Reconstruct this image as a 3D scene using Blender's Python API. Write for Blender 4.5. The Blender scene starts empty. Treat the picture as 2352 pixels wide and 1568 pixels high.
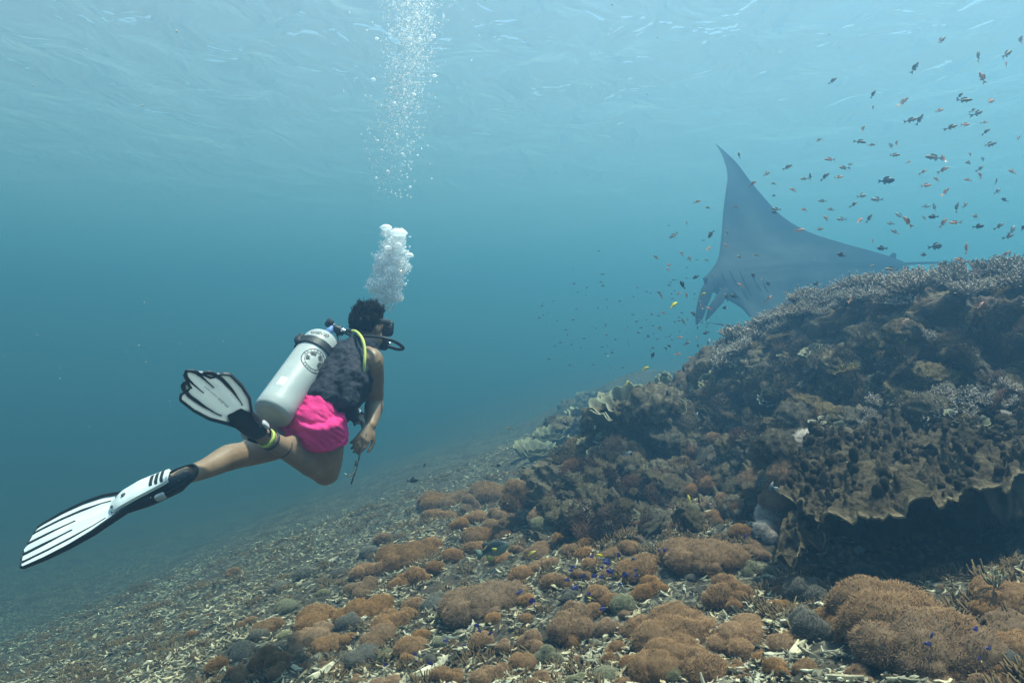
import bpy, bmesh, math, random
import numpy as np
from mathutils import Vector, Matrix

# ------------------------------------------------------------------ camera, sky, sun, exposure
scene = bpy.context.scene
C = scene.collection
cam_data = bpy.data.cameras.new('camera')
cam_data.lens = 24.0
cam_data.sensor_width = 36.0
cam_data.clip_start = 0.05
cam_data.clip_end = 400.0
cam = bpy.data.objects.new('camera', cam_data)
C.objects.link(cam)
cam.location = (0, 0, 0)
cam.rotation_euler = (math.radians(90), 0, 0)
scene.camera = cam

SUN = Vector((0.27, 0.0, 0.963)).normalized()          # direction towards the sun (already bent by the water)
SUN_EL = math.asin(SUN.z)
SUN_ROT = math.atan2(SUN.x, SUN.y)
world = bpy.data.worlds.new('World')
scene.world = world
world.use_nodes = True
wn = world.node_tree.nodes
wl = world.node_tree.links
wn.clear()
sky_tex = wn.new('ShaderNodeTexSky')
sky_tex.sky_type = 'NISHITA'
sky_tex.sun_disc = False
sky_tex.sun_elevation = SUN_EL
sky_tex.sun_rotation = SUN_ROT
bg = wn.new('ShaderNodeBackground')
bg.inputs['Strength'].default_value = 0.09
wo = wn.new('ShaderNodeOutputWorld')
wl.new(sky_tex.outputs[0], bg.inputs['Color'])
wl.new(bg.outputs[0], wo.inputs['Surface'])

sun_data = bpy.data.lights.new('sun', 'SUN')
sun_data.energy = 5.0
sun_data.angle = math.radians(3.0)
sun_data.color = (1.0, 0.955, 0.90)
sun = bpy.data.objects.new('sun', sun_data)
C.objects.link(sun)
sun.rotation_euler = SUN.to_track_quat('Z', 'Y').to_euler()
sun.location = SUN * 30

scene.view_settings.view_transform = 'Standard'
scene.view_settings.look = 'None'
scene.view_settings.gamma = 1.0
scene.view_settings.use_curve_mapping = False
scene.view_settings.exposure = 1.33
scene.cycles.use_denoising = True
scene.cycles.denoiser = 'OPENIMAGEDENOISE'
scene.cycles.max_bounces = 8
scene.cycles.diffuse_bounces = 3
scene.cycles.glossy_bounces = 2
scene.cycles.transmission_bounces = 6
scene.cycles.volume_bounces = 0
scene.cycles.transparent_max_bounces = 24
scene.cycles.use_adaptive_sampling = True
scene.cycles.adaptive_threshold = 0.02
scene.cycles.sample_clamp_indirect = 4.0

# ------------------------------------------------------------------ helpers
F = 1568.0                                              # focal length in units of a 2352 x 1568 picture


def P(px, py, d):
    """World point seen at (px, py) of a 2352 x 1568 picture, d metres in front of the camera."""
    return np.array([(px - 1176.0) / F * d, d, (784.0 - py) / F * d])


rng = np.random.default_rng(7)
_perm = np.random.default_rng(3).permutation(256)
_perm = np.concatenate([_perm, _perm, _perm])
_grad = np.random.default_rng(5).normal(size=(256, 3))
_grad /= np.linalg.norm(_grad, axis=1)[:, None]


def noise3(p):
    p = np.asarray(p, float)
    i = np.floor(p).astype(int)
    f = p - i
    u = f * f * f * (f * (f * 6 - 15) + 10)
    i &= 255
    out = 0
    for dx in (0, 1):
        for dy in (0, 1):
            for dz in (0, 1):
                h = _perm[_perm[_perm[(i[..., 0] + dx) & 255] + ((i[..., 1] + dy) & 255)] + ((i[..., 2] + dz) & 255)]
                g = _grad[h]
                d = g[..., 0] * (f[..., 0] - dx) + g[..., 1] * (f[..., 1] - dy) + g[..., 2] * (f[..., 2] - dz)
                w = (u[..., 0] if dx else 1 - u[..., 0]) * (u[..., 1] if dy else 1 - u[..., 1]) * (u[..., 2] if dz else 1 - u[..., 2])
                out = out + w * d
    return out * 1.6


def fbm(p, octaves=4, gain=0.5, lac=2.03, ridged=False):
    a, s, out = 1.0, 1.0, 0.0
    p = np.asarray(p, float)
    for k in range(octaves):
        n = noise3(p * s + 17.3 * k)
        out = out + a * ((1 - 2 * np.abs(n)) if ridged else n)
        a *= gain
        s *= lac
    return out


class MB:
    """Collects polygons and builds ONE mesh object."""

    def __init__(self):
        self.v, self.f, self.m, self.c, self.n = [], [], [], [], 0

    def add(self, v, f, mat=0, col=None):
        v = np.asarray(v, float).reshape(-1, 3)
        f = np.asarray(f, int)
        self.f.append(f + self.n)
        self.m.append(np.full(len(f), mat, int))
        self.v.append(v)
        if col is None:
            col = (1, 1, 1)
        col = np.asarray(col, float)
        if col.ndim == 1:
            col = np.tile(col, (len(v), 1))
        self.c.append(col)
        self.n += len(v)
        return self

    def mesh(self, name, mats, smooth=True, color=False):
        me = bpy.data.meshes.new(name)
        V = np.concatenate(self.v)
        me.vertices.add(len(V))
        me.vertices.foreach_set('co', V.ravel().astype(np.float32))
        idx = np.concatenate([f.ravel() for f in self.f])
        tot = np.concatenate([np.full(len(f), f.shape[1], int) for f in self.f])
        st = np.concatenate([[0], np.cumsum(tot)[:-1]])
        me.loops.add(len(idx))
        me.loops.foreach_set('vertex_index', idx.astype(np.int32))
        me.polygons.add(len(tot))
        me.polygons.foreach_set('loop_start', st.astype(np.int32))
        me.polygons.foreach_set('loop_total', tot.astype(np.int32))
        me.polygons.foreach_set('material_index', np.concatenate(self.m).astype(np.int32))
        me.polygons.foreach_set('use_smooth', np.full(len(tot), smooth, bool))
        for m in (mats if isinstance(mats, (list, tuple)) else [mats]):
            me.materials.append(m)
        me.update(calc_edges=True)
        me.validate()
        if color:
            a = me.color_attributes.new('Col', 'FLOAT_COLOR', 'POINT')
            cc = np.concatenate(self.c)
            a.data.foreach_set('color', np.concatenate([cc, np.ones((len(cc), 1))], 1).ravel().astype(np.float32))
        return me

    def build(self, name, mats, parent=None, smooth=True, color=False, **tags):
        return obj(name, self.mesh(name, mats, smooth, color), parent, **tags)


def tag(o, label=None, cat=None, group=None, kind=None):
    if label: o['label'] = label
    if cat: o['category'] = cat
    if group: o['group'] = group
    if kind: o['kind'] = kind
    return o


def obj(name, data, parent=None, loc=None, **tags):
    o = bpy.data.objects.new(name, data)
    C.objects.link(o)
    if parent is not None:
        o.parent = parent
    if loc is not None:
        o.location = loc
    return tag(o, **tags)


def empty(name, loc=(0, 0, 0), **tags):
    o = bpy.data.objects.new(name, None)
    o.empty_display_size = 0.1
    C.objects.link(o)
    o.location = loc
    return tag(o, **tags)


def grid_faces(nu, nv, wrap_u=False, wrap_v=False):
    """Quads of a (nu, nv) vertex grid stored u-major."""
    iu = np.arange(nu if wrap_u else nu - 1)
    iv = np.arange(nv if wrap_v else nv - 1)
    a, b = np.meshgrid(iu, iv, indexing='ij')
    a, b = a.ravel(), b.ravel()
    a2, b2 = (a + 1) % nu, (b + 1) % nv
    return np.stack([a * nv + b, a2 * nv + b, a2 * nv + b2, a * nv + b2], 1)


def spline(pts, n):
    """Catmull-Rom through pts (k, d) -> n points."""
    pts = np.asarray(pts, float)
    k = len(pts)
    ext = np.concatenate([[2 * pts[0] - pts[1]], pts, [2 * pts[-1] - pts[-2]]])
    t = np.linspace(0, k - 1, n)
    i = np.clip(t.astype(int), 0, k - 2)
    f = (t - i)[:, None]
    p0, p1, p2, p3 = ext[i], ext[i + 1], ext[i + 2], ext[i + 3]
    return 0.5 * (2 * p1 + (p2 - p0) * f + (2 * p0 - 5 * p1 + 4 * p2 - p3) * f ** 2 + (3 * p1 - p0 - 3 * p2 + p3) * f ** 3)


def frames(path, up=(0, 0, 1)):
    """Tangent, side, up vectors along a path (parallel transport from `up`)."""
    t = np.gradient(path, axis=0)
    t /= np.linalg.norm(t, axis=1)[:, None] + 1e-12
    u = np.asarray(up, float)
    S, U = [], []
    for k in range(len(path)):
        u = u - t[k] * np.dot(u, t[k])
        nu = np.linalg.norm(u)
        if nu < 1e-6:
            u = np.cross(t[k], [1, 0.3, 0.2])
            nu = np.linalg.norm(u)
        u = u / nu
        S.append(np.cross(t[k], u))
        U.append(u.copy())
    return t, np.array(S), np.array(U)


def tube(path, ra, rb=None, sides=12, up=(0, 0, 1), caps=True, power=2.0):
    """Vertices and faces of a tube with radii ra (side) and rb (up) along a path."""
    path = np.asarray(path, float)
    n = len(path)
    ra = np.broadcast_to(np.asarray(ra, float), (n,))
    rb = ra if rb is None else np.broadcast_to(np.asarray(rb, float), (n,))
    t, S, U = frames(path, up)
    a = np.linspace(0, 2 * math.pi, sides, endpoint=False)
    ca, sa = np.cos(a), np.sin(a)
    if power != 2.0:
        ca = np.sign(ca) * np.abs(ca) ** (2 / power)
        sa = np.sign(sa) * np.abs(sa) ** (2 / power)
    v = path[:, None] + S[:, None] * (ra[:, None] * ca)[..., None] + U[:, None] * (rb[:, None] * sa)[..., None]
    v = v.reshape(-1, 3)
    f = [list(q) for q in grid_faces(n, sides, wrap_v=True)]
    return v, np.array(f)


def add_tube(mb, path, ra, rb=None, sides=12, up=(0, 0, 1), mat=0, col=None, round_ends=True, power=2.0):
    path = np.asarray(path, float)
    n = len(path)
    ra = np.broadcast_to(np.asarray(ra, float), (n,)).copy()
    rb = ra.copy() if rb is None else np.broadcast_to(np.asarray(rb, float), (n,)).copy()
    if round_ends:
        t0 = path[0] - path[1]; t0 /= np.linalg.norm(t0)
        t1 = path[-1] - path[-2]; t1 /= np.linalg.norm(t1)
        r0, r1 = min(ra[0], rb[0]), min(ra[-1], rb[-1])
        pre = [path[0] + t0 * r0 * s for s in (0.99, 0.85, 0.5)]
        post = [path[-1] + t1 * r1 * s for s in (0.5, 0.85, 0.99)]
        k = [0.08, 0.53, 0.87]
        path = np.concatenate([pre, path, post])
        ra = np.concatenate([[ra[0] * q for q in k], ra, [ra[-1] * q for q in k[::-1]]])
        rb = np.concatenate([[rb[0] * q for q in k], rb, [rb[-1] * q for q in k[::-1]]])
    v, f = tube(path, ra, rb, sides, up, power=power)
    n = len(path)
    mb.add(v, f, mat, col)
    mb.f.append(np.array([[mb.n - len(v) + j for j in range(sides)][::-1]])); mb.m.append(np.array([mat]))
    mb.f.append(np.array([[mb.n - sides + j for j in range(sides)]])); mb.m.append(np.array([mat]))
    return mb


_ico_cache = {}


def ico(sub):
    if sub not in _ico_cache:
        b = bmesh.new()
        bmesh.ops.create_icosphere(b, subdivisions=sub, radius=1.0)
        b.verts.ensure_lookup_table()
        v = np.array([x.co[:] for x in b.verts])
        f = np.array([[q.index for q in x.verts] for x in b.faces])
        b.free()
        _ico_cache[sub] = (v, f)
    return _ico_cache[sub]


def basis(z, spin=0.0):
    """3x3 with columns x, y, z."""
    z = np.asarray(z, float); z = z / np.linalg.norm(z)
    h = np.array([0, 0, 1.0]) if abs(z[2]) < 0.95 else np.array([1.0, 0, 0])
    x = np.cross(h, z); x /= np.linalg.norm(x)
    y = np.cross(z, x)
    c, s = math.cos(spin), math.sin(spin)
    return np.stack([x * c + y * s, -x * s + y * c, z], 1)


def mat4(R, loc, s=1.0):
    M = Matrix.Identity(4)
    R = np.asarray(R)
    sc = np.broadcast_to(np.asarray(s, float), (3,))
    for i in range(3):
        for j in range(3):
            M[i][j] = R[i, j] * sc[j]
        M[i][3] = loc[i]
    return M


# ------------------------------------------------------------------ materials
def new_mat(name):
    m = bpy.data.materials.new(name)
    m.use_nodes = True
    n, l = m.node_tree.nodes, m.node_tree.links
    n.clear()
    out = n.new('ShaderNodeOutputMaterial')
    return m, n, l, out


def surf(name, col, rough=0.7, col2=None, scale=20.0, bump=0.0, bscale=60.0, metallic=0.0, spec=0.3,
         attr=False, rand=0.0, detail=5.0, lo=0.35, hi=0.65, sheen=0.0, sss=0.0, col3=None, scale3=4.0, coat=0.0):
    """Principled material: two (or three) colours mixed by object-space noise, optional vertex colour, per-object variation, fine bump."""
    m, n, l, out = new_mat(name)
    b = n.new('ShaderNodeBsdfPrincipled')
    b.inputs['Roughness'].default_value = rough
    b.inputs['Metallic'].default_value = metallic
    b.inputs['Specular IOR Level'].default_value = spec
    if coat:
        b.inputs['Coat Weight'].default_value = coat
    if sss:
        b.inputs['Subsurface Weight'].default_value = sss
        b.inputs['Subsurface Radius'].default_value = (0.02, 0.01, 0.006)
    l.new(b.outputs[0], out.inputs[0])
    tc = n.new('ShaderNodeTexCoord')
    cur = None
    if col2 is not None:
        nz = n.new('ShaderNodeTexNoise'); nz.inputs['Scale'].default_value = scale; nz.inputs['Detail'].default_value = detail
        l.new(tc.outputs['Object'], nz.inputs['Vector'])
        mr = n.new('ShaderNodeMapRange'); mr.inputs[1].default_value = lo; mr.inputs[2].default_value = hi
        l.new(nz.outputs[0], mr.inputs[0])
        mx = n.new('ShaderNodeMix'); mx.data_type = 'RGBA'
        mx.inputs[6].default_value = (*col, 1); mx.inputs[7].default_value = (*col2, 1)
        l.new(mr.outputs[0], mx.inputs[0])
        cur = mx.outputs[2]
        if col3 is not None:
            nz3 = n.new('ShaderNodeTexNoise'); nz3.inputs['Scale'].default_value = scale3; nz3.inputs['Detail'].default_value = 6
            l.new(tc.outputs['Object'], nz3.inputs['Vector'])
            mr3 = n.new('ShaderNodeMapRange'); mr3.inputs[1].default_value = 0.5; mr3.inputs[2].default_value = 0.66
            l.new(nz3.outputs[0], mr3.inputs[0])
            mx3 = n.new('ShaderNodeMix'); mx3.data_type = 'RGBA'
            l.new(mr3.outputs[0], mx3.inputs[0]); l.new(cur, mx3.inputs[6]); mx3.inputs[7].default_value = (*col3, 1)
            cur = mx3.outputs[2]
    else:
        rgb = n.new('ShaderNodeRGB'); rgb.outputs[0].default_value = (*col, 1)
        cur = rgb.outputs[0]
    if attr:
        at = n.new('ShaderNodeAttribute'); at.attribute_name = 'Col'
        mu = n.new('ShaderNodeMix'); mu.data_type = 'RGBA'; mu.blend_type = 'MULTIPLY'; mu.inputs[0].default_value = 1
        l.new(cur, mu.inputs[6]); l.new(at.outputs[0], mu.inputs[7])
        cur = mu.outputs[2]
    if rand:
        oi = n.new('ShaderNodeObjectInfo')
        mr2 = n.new('ShaderNodeMapRange'); mr2.inputs[3].default_value = 1 - rand; mr2.inputs[4].default_value = 1 + rand
        l.new(oi.outputs['Random'], mr2.inputs[0])
        hs = n.new('ShaderNodeHueSaturation')
        l.new(mr2.outputs[0], hs.inputs['Value']); l.new(cur, hs.inputs['Color'])
        m2 = n.new('ShaderNodeMath'); m2.operation = 'MULTIPLY'; m2.inputs[1].default_value = 37.7
        l.new(oi.outputs['Random'], m2.inputs[0])
        m3 = n.new('ShaderNodeMath'); m3.operation = 'FRACT'; l.new(m2.outputs[0], m3.inputs[0])
        mr4 = n.new('ShaderNodeMapRange'); mr4.inputs[3].default_value = 1 - rand; mr4.inputs[4].default_value = 1 + rand * 0.6
        l.new(m3.outputs[0], mr4.inputs[0]); l.new(mr4.outputs[0], hs.inputs['Saturation'])
        cur = hs.outputs[0]
    l.new(cur, b.inputs['Base Color'])
    if bump:
        nb = n.new('ShaderNodeTexNoise'); nb.inputs['Scale'].default_value = bscale; nb.inputs['Detail'].default_value = 4
        l.new(tc.outputs['Object'], nb.inputs['Vector'])
        bp = n.new('ShaderNodeBump'); bp.inputs['Strength'].default_value = bump; bp.inputs['Distance'].default_value = 0.01
        l.new(nb.outputs[0], bp.inputs['Height']); l.new(bp.outputs[0], b.inputs['Normal'])
    return m

# ------------------------------------------------------------------ the setting: seabed, water surface, the water itself
def base_z(x, y):
    """Large shape of the rubble slope: falls to the left, levels out far away."""
    xs = np.where(x < 0, -14 * np.tanh(-x / 14), 9 * np.tanh(x / 9))
    z = -1.195 + 0.272 * xs - 0.022 * np.clip(y, -5, 60)
    z = z - 0.045 * np.clip(-x - 1.0, 0, 6) ** 1.5 - 0.05 * np.clip(y - 4.2, 0, 20)
    # a low hump of reef far behind the slope
    z = z + 0.62 * np.exp(-(((x - 2.7) / 1.7) ** 2 + ((y - 16.0) / 3.0) ** 2))
    z = z + 0.30 * np.exp(-(((x - 0.9) / 1.4) ** 2 + ((y - 9.5) / 1.6) ** 2))
    z = z - 0.36 * np.exp(-(((x - 1.78) / 0.55) ** 2 + ((y - 2.98) / 0.34) ** 2))      # hollow under the overhang
    return z


def ground_z(x, y):
    x = np.asarray(x, float); y = np.asarray(y, float)
    p = np.stack([x, y, np.zeros_like(x)], -1)
    return base_z(x, y) + 0.10 * fbm(p * 0.55, 3) + 0.03 * fbm(p * 3.1 + 9.0, 3)


def hit_ground(px, py):
    """Where the view ray through a picture point meets the seabed."""
    dx, dz = (px - 1176.0) / F, (784.0 - py) / F
    t = np.linspace(1.2, 40, 1600)
    d = dz * t - ground_z(dx * t, t)
    k = np.argmax(d < 0)
    if not (d < 0).any():
        return None
    t0, t1 = t[max(k - 1, 0)], t[k]
    d0, d1 = d[max(k - 1, 0)], d[k]
    tt = t0 + (t1 - t0) * (d0 / (d0 - d1 + 1e-9)) if k else t0
    return np.array([dx * tt, tt, float(ground_z(np.array([dx * tt]), np.array([tt]))[0])])


m_seabed = surf('seabed_rubble_sand', (0.038, 0.031, 0.022), 0.95, (0.22, 0.185, 0.125), scale=34, bump=1.0, bscale=50, lo=0.48, hi=0.68,
                col3=(0.05, 0.034, 0.022), scale3=3.0)


def seabed():
    xs = np.concatenate([-np.geomspace(60, 9, 30), np.linspace(-8.8, 6, 380), np.geomspace(6.3, 60, 30)])
    ys = np.concatenate([np.linspace(-40, 1.0, 30), np.linspace(1.04, 9, 300), np.linspace(9.06, 16, 120), np.geomspace(16.3, 70, 30)])
    X, Y = np.meshgrid(xs, ys, indexing='ij')
    p = np.stack([X, Y, 0 * X], -1)
    Z = ground_z(X, Y) + 0.014 * fbm(p * 13, 3) + 0.012 * fbm(p * 31 + 3, 2)
    v = np.stack([X, Y, Z], -1).reshape(-1, 3)
    return MB().add(v, grid_faces(len(xs), len(ys))).build('seabed', m_seabed, kind='structure',
            label='sloping seabed of pale broken coral rubble', cat='seabed')


SEABED = seabed()

SURF_Z = 6.2


def water_surface():
    m, n, l, out = new_mat('water_surface_from_below')
    tc = n.new('ShaderNodeTexCoord')
    mp = n.new('ShaderNodeMapping'); mp.inputs['Scale'].default_value = (1.0, 0.75, 1.0); mp.inputs['Rotation'].default_value = (0, 0, 0.35)
    l.new(tc.outputs['Object'], mp.inputs['Vector'])
    n1 = n.new('ShaderNodeTexNoise'); n1.inputs['Scale'].default_value = 0.8; n1.inputs['Detail'].default_value = 3.0; n1.inputs['Roughness'].default_value = 0.55
    n1.inputs['Distortion'].default_value = 0.6
    l.new(mp.outputs[0], n1.inputs['Vector'])
    bp = n.new('ShaderNodeBump'); bp.inputs['Strength'].default_value = 1.0; bp.inputs['Distance'].default_value = 0.40
    l.new(n1.outputs[0], bp.inputs['Height'])
    fr = n.new('ShaderNodeFresnel'); fr.inputs['IOR'].default_value = 1.25
    l.new(bp.outputs[0], fr.inputs['Normal'])
    tr = n.new('ShaderNodeBsdfTransparent')
    gl = n.new('ShaderNodeBsdfGlossy'); gl.inputs['Roughness'].default_value = 0.28; gl.inputs['Color'].default_value = (0.95, 0.97, 1, 1)
    l.new(bp.outputs[0], gl.inputs['Normal'])
    mx = n.new('ShaderNodeMixShader')
    l.new(fr.outputs[0], mx.inputs[0]); l.new(tr.outputs[0], mx.inputs[1]); l.new(gl.outputs[0], mx.inputs[2])
    tl = n.new('ShaderNodeBsdfTranslucent'); tl.inputs['Color'].default_value = (1, 1, 1, 1)      # translucent share added so the surface glows whiter from below
    l.new(bp.outputs[0], tl.inputs['Normal'])
    m2 = n.new('ShaderNodeMixShader'); m2.inputs[0].default_value = 0.13
    l.new(mx.outputs[0], m2.inputs[1]); l.new(tl.outputs[0], m2.inputs[2])
    l.new(m2.outputs[0], out.inputs[0])
    xs = np.concatenate([-np.geomspace(70, 23, 12), np.linspace(-22, 26, 220), np.geomspace(27, 70, 12)])
    ys = np.concatenate([np.linspace(-60, -2, 14), np.linspace(-1.5, 44, 220), np.geomspace(45, 80, 10)])
    X, Y = np.meshgrid(xs, ys, indexing='ij')
    p = np.stack([X * 0.30 + Y * 0.10, Y * 0.24 - X * 0.05, 0 * X + 2.2], -1)
    Z = SURF_Z + 0.16 * fbm(p, 3, 0.5)
    return MB().add(np.stack([X, Y, Z], -1).reshape(-1, 3), grid_faces(len(xs), len(ys))).build(
        'water_surface', m, kind='structure', label='rippled sea surface seen from below', cat='water surface')


water_surface()


def haze():
    m, n, l, out = new_mat('sea_water')
    pv = n.new('ShaderNodeVolumePrincipled')
    pv.inputs['Color'].default_value = (0.19, 0.51, 0.96, 1)
    pv.inputs['Absorption Color'].default_value = (0.0, 0.2, 0.25, 1)
    pv.inputs['Density'].default_value = 0.075
    pv.inputs['Anisotropy'].default_value = 0.46
    l.new(pv.outputs[0], out.inputs['Volume'])
    x0, x1, y0, y1, z0, z1 = -75, 75, -65, 85, -14.0, SURF_Z + 0.5
    v = [(x, y, z) for x in (x0, x1) for y in (y0, y1) for z in (z0, z1)]
    f = [(0, 1, 3, 2), (4, 6, 7, 5), (0, 4, 5, 1), (2, 3, 7, 6), (0, 2, 6, 4), (1, 5, 7, 3)]
    MB().add(v, f).build('haze', m, smooth=False, kind='stuff', label='blue-green sea water fading everything far away', cat='water')


haze()
# ------------------------------------------------------------------ the reef ridge on the right
from mathutils.bvhtree import BVHTree

m_reef = surf('reef_rock_overgrown', (0.055, 0.041, 0.026), 0.95, (0.15, 0.110, 0.066), scale=7, bump=1.0, bscale=45, lo=0.35, hi=0.75,
              col3=(0.080, 0.050, 0.036), scale3=2.6)

# profiles of the ridge, foot to crest to far side: (picture height, distance) for a few bearings
REEF = {
    1235: [(1262, 4.3), (1235, 4.5), (1205, 4.8), (1180, 5.0), (1150, 5.2), (1125, 5.4), (1112, 5.6), (1105, 5.9), (1110, 6.4), (1200, 7.2)],
    1310: [(1250, 4.1), (1200, 4.3), (1160, 4.6), (1130, 4.8), (1090, 5.0), (1050, 5.1), (1020, 5.25), (1005, 5.5), (1015, 6.0), (1150, 7.0)],
    1440: [(1280, 3.7), (1215, 3.85), (1170, 4.2), (1135, 4.6), (1085, 4.75), (1035, 5.0), (985, 5.2), (945, 5.5), (955, 6.0), (1150, 7.0)],
    1560: [(1280, 3.6), (1210, 3.72), (1155, 4.1), (1105, 4.5), (1045, 4.8), (990, 5.05), (925, 5.3), (855, 5.7), (862, 6.2), (1100, 7.2)],
    1680: [(1240, 3.5), (1180, 3.7), (1115, 4.1), (1050, 4.5), (985, 4.8), (915, 4.95), (845, 5.1), (778, 5.4), (776, 6.0), (1000, 7.2)],
    1800: [(1250, 3.3), (1165, 3.5), (1090, 3.8), (1020, 4.2), (950, 4.5), (870, 4.7), (790, 4.9), (712, 5.1), (700, 5.7), (900, 7.0)],
    1950: [(1260, 3.4), (1130, 3.35), (1040, 3.45), (985, 3.6), (945, 3.95), (870, 4.15), (770, 4.35), (680, 4.6), (662, 5.2), (850, 6.6)],
    2100: [(1230, 3.35), (1090, 3.2), (1010, 3.25), (955, 3.35), (925, 3.65), (840, 3.82), (730, 3.98), (655, 4.2), (636, 4.7), (800, 6.2)],
    2250: [(1230, 3.2), (1080, 3.05), (990, 3.1), (935, 3.2), (905, 3.45), (820, 3.6), (710, 3.74), (642, 3.95), (622, 4.4), (800, 6.0)],
    2420: [(1220, 3.0), (1060, 2.9), (960, 2.95), (905, 3.05), (880, 3.25), (800, 3.4), (700, 3.54), (630, 3.75), (610, 4.2), (800, 5.8)],
    2700: [(1220, 2.8), (1050, 2.7), (940, 2.8), (890, 2.9), (860, 3.2), (790, 3.4), (690, 3.35), (620, 3.5), (600, 3.9), (800, 5.4)],
    3200: [(1250, 2.5), (1050, 2.4), (940, 2.5), (890, 2.6), (860, 2.8), (790, 3.0), (690, 2.95), (620, 3.1), (600, 3.4), (800, 4.6)],
}


def make_reef():
    keys = sorted(REEF)
    low = [0, 0, 0, 0, 0, 6, 18, 28, 32, 0]                                     # the crest sits a little lower: corals stand on it
    ctrl = np.array([[P(k, py + low[i], d) for i, (py, d) in enumerate(REEF[k])] for k in keys])          # (cols, rows, 3)
    nr, ncl = 300, 520
    rows = np.array([spline(c, nr) for c in ctrl])                               # (cols, nr, 3)
    grid = np.stack([spline(rows[:, j], ncl) for j in range(nr)], 1)             # (ncl, nr, 3)
    du = np.gradient(grid, axis=0); dv = np.gradient(grid, axis=1)
    n = np.cross(du, dv); n /= np.linalg.norm(n, axis=2)[..., None] + 1e-9
    n = np.where((n[..., 1:2] > 0) & (n[..., 2:3] < 0), -n, n)
    if n[ncl // 2, nr // 2, 1] > 0: n = -n
    p = grid
    d = 0.21 * fbm(p * 1.7, 3) + 0.10 * fbm(p * 4.6 + 5, 3, ridged=True) - 0.065
    q = p + 0.05 * np.stack([noise3(p * 6), noise3(p * 6 + 40), noise3(p * 6 + 80)], -1)
    d = d + 0.028 * fbm(q * 15, 3, ridged=True) + 0.010 * fbm(q * 48, 2)
    fade = np.clip(np.minimum(np.arange(nr) / 14.0, 1), 0.2, 1)[None, :]
    rr_ = np.arange(nr) / nr
    fade = fade * np.interp(rr_, [0, 0.6, 0.72, 1], [1, 1, 0.42, 0.42])[None, :]
    v = grid + n * (d * fade)[..., None]
    v[..., 2] += 0.02 * noise3(p * 11)
    f = grid_faces(ncl, nr)
    if np.dot(np.cross(v[1, 0] - v[0, 0], v[0, 1] - v[0, 0]), -v[0, 0]) < 0:
        f = f[:, ::-1]
    vv = v.reshape(-1, 3)
    o = MB().add(vv, f).build('reef_ridge', m_reef, kind='structure', label='dark overgrown coral reef ridge rising to the right', cat='reef')
    return o, vv, f


REEF_O, RV, RF = make_reef()
_gv = co_of(SEABED.data) if 'co_of' in globals() else None


def mesh_arrays(o):
    me = o.data
    a = np.empty(len(me.vertices) * 3, np.float32); me.vertices.foreach_get('co', a)
    return a.reshape(-1, 3), [tuple(p.vertices) for p in me.polygons]


BV_REEF = BVHTree.FromPolygons([tuple(x) for x in RV], [tuple(x) for x in RF])
_v, _f = mesh_arrays(SEABED)
BV_SEA = BVHTree.FromPolygons([tuple(x) for x in _v], _f)


def hit(px, py, only=None):
    """First surface (reef or seabed) on the ray through a picture point: location, normal, distance."""
    d = Vector(((px - 1176.0) / F, 1.0, (784.0 - py) / F)).normalized()
    best = None
    for k, b in (('reef', BV_REEF), ('sea', BV_SEA)):
        if only and k != only:
            continue
        r = b.ray_cast(Vector((0, 0, 0)), d)
        if r[0] is not None and (best is None or r[3] < best[2]):
            n = np.array(r[1])
            if np.dot(n, np.array(d)) > 0: n = -n
            best = (np.array(r[0]), n, r[3])
    return best


# ------------------------------------------------------------------ coral kinds
m_soft = surf('brown_soft_coral', (0.225, 0.118, 0.055), 0.9, (0.31, 0.172, 0.085), scale=5, attr=True, rand=0.16, spec=0.1)
m_soft_grey = surf('grey_soft_coral', (0.13, 0.115, 0.095), 0.9, (0.17, 0.15, 0.125), scale=5, attr=True, rand=0.15, spec=0.1)
m_soft_pale = surf('pale_soft_coral', (0.36, 0.31, 0.29), 0.9, (0.42, 0.34, 0.30), scale=5, attr=True, rand=0.1, spec=0.1)
m_soft_olive = surf('olive_soft_coral', (0.20, 0.185, 0.11), 0.9, (0.25, 0.22, 0.14), scale=5, attr=True, rand=0.15, spec=0.1)
m_stag = surf('branching_coral', (0.17, 0.135, 0.115), 0.85, (0.22, 0.18, 0.15), scale=6, attr=True, rand=0.18, spec=0.15)
m_head = surf('encrusted_coral_head', (0.085, 0.063, 0.038), 0.95, (0.24, 0.178, 0.105), scale=9, bump=1.0, bscale=30, rand=0.3, spec=0.1, lo=0.4, hi=0.7, attr=True)
m_leaf = surf('leafy_coral', (0.16, 0.145, 0.10), 0.85, (0.22, 0.195, 0.14), scale=9, attr=True, rand=0.2, spec=0.15)
m_turf = surf('dark_turf_algae', (0.060, 0.046, 0.032), 0.95, (0.10, 0.075, 0.048), scale=7, attr=True, rand=0.3, spec=0.05)
m_turf_red = surf('maroon_turf_algae', (0.075, 0.042, 0.034), 0.95, (0.11, 0.064, 0.048), scale=7, attr=True, rand=0.3, spec=0.05)


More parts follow.
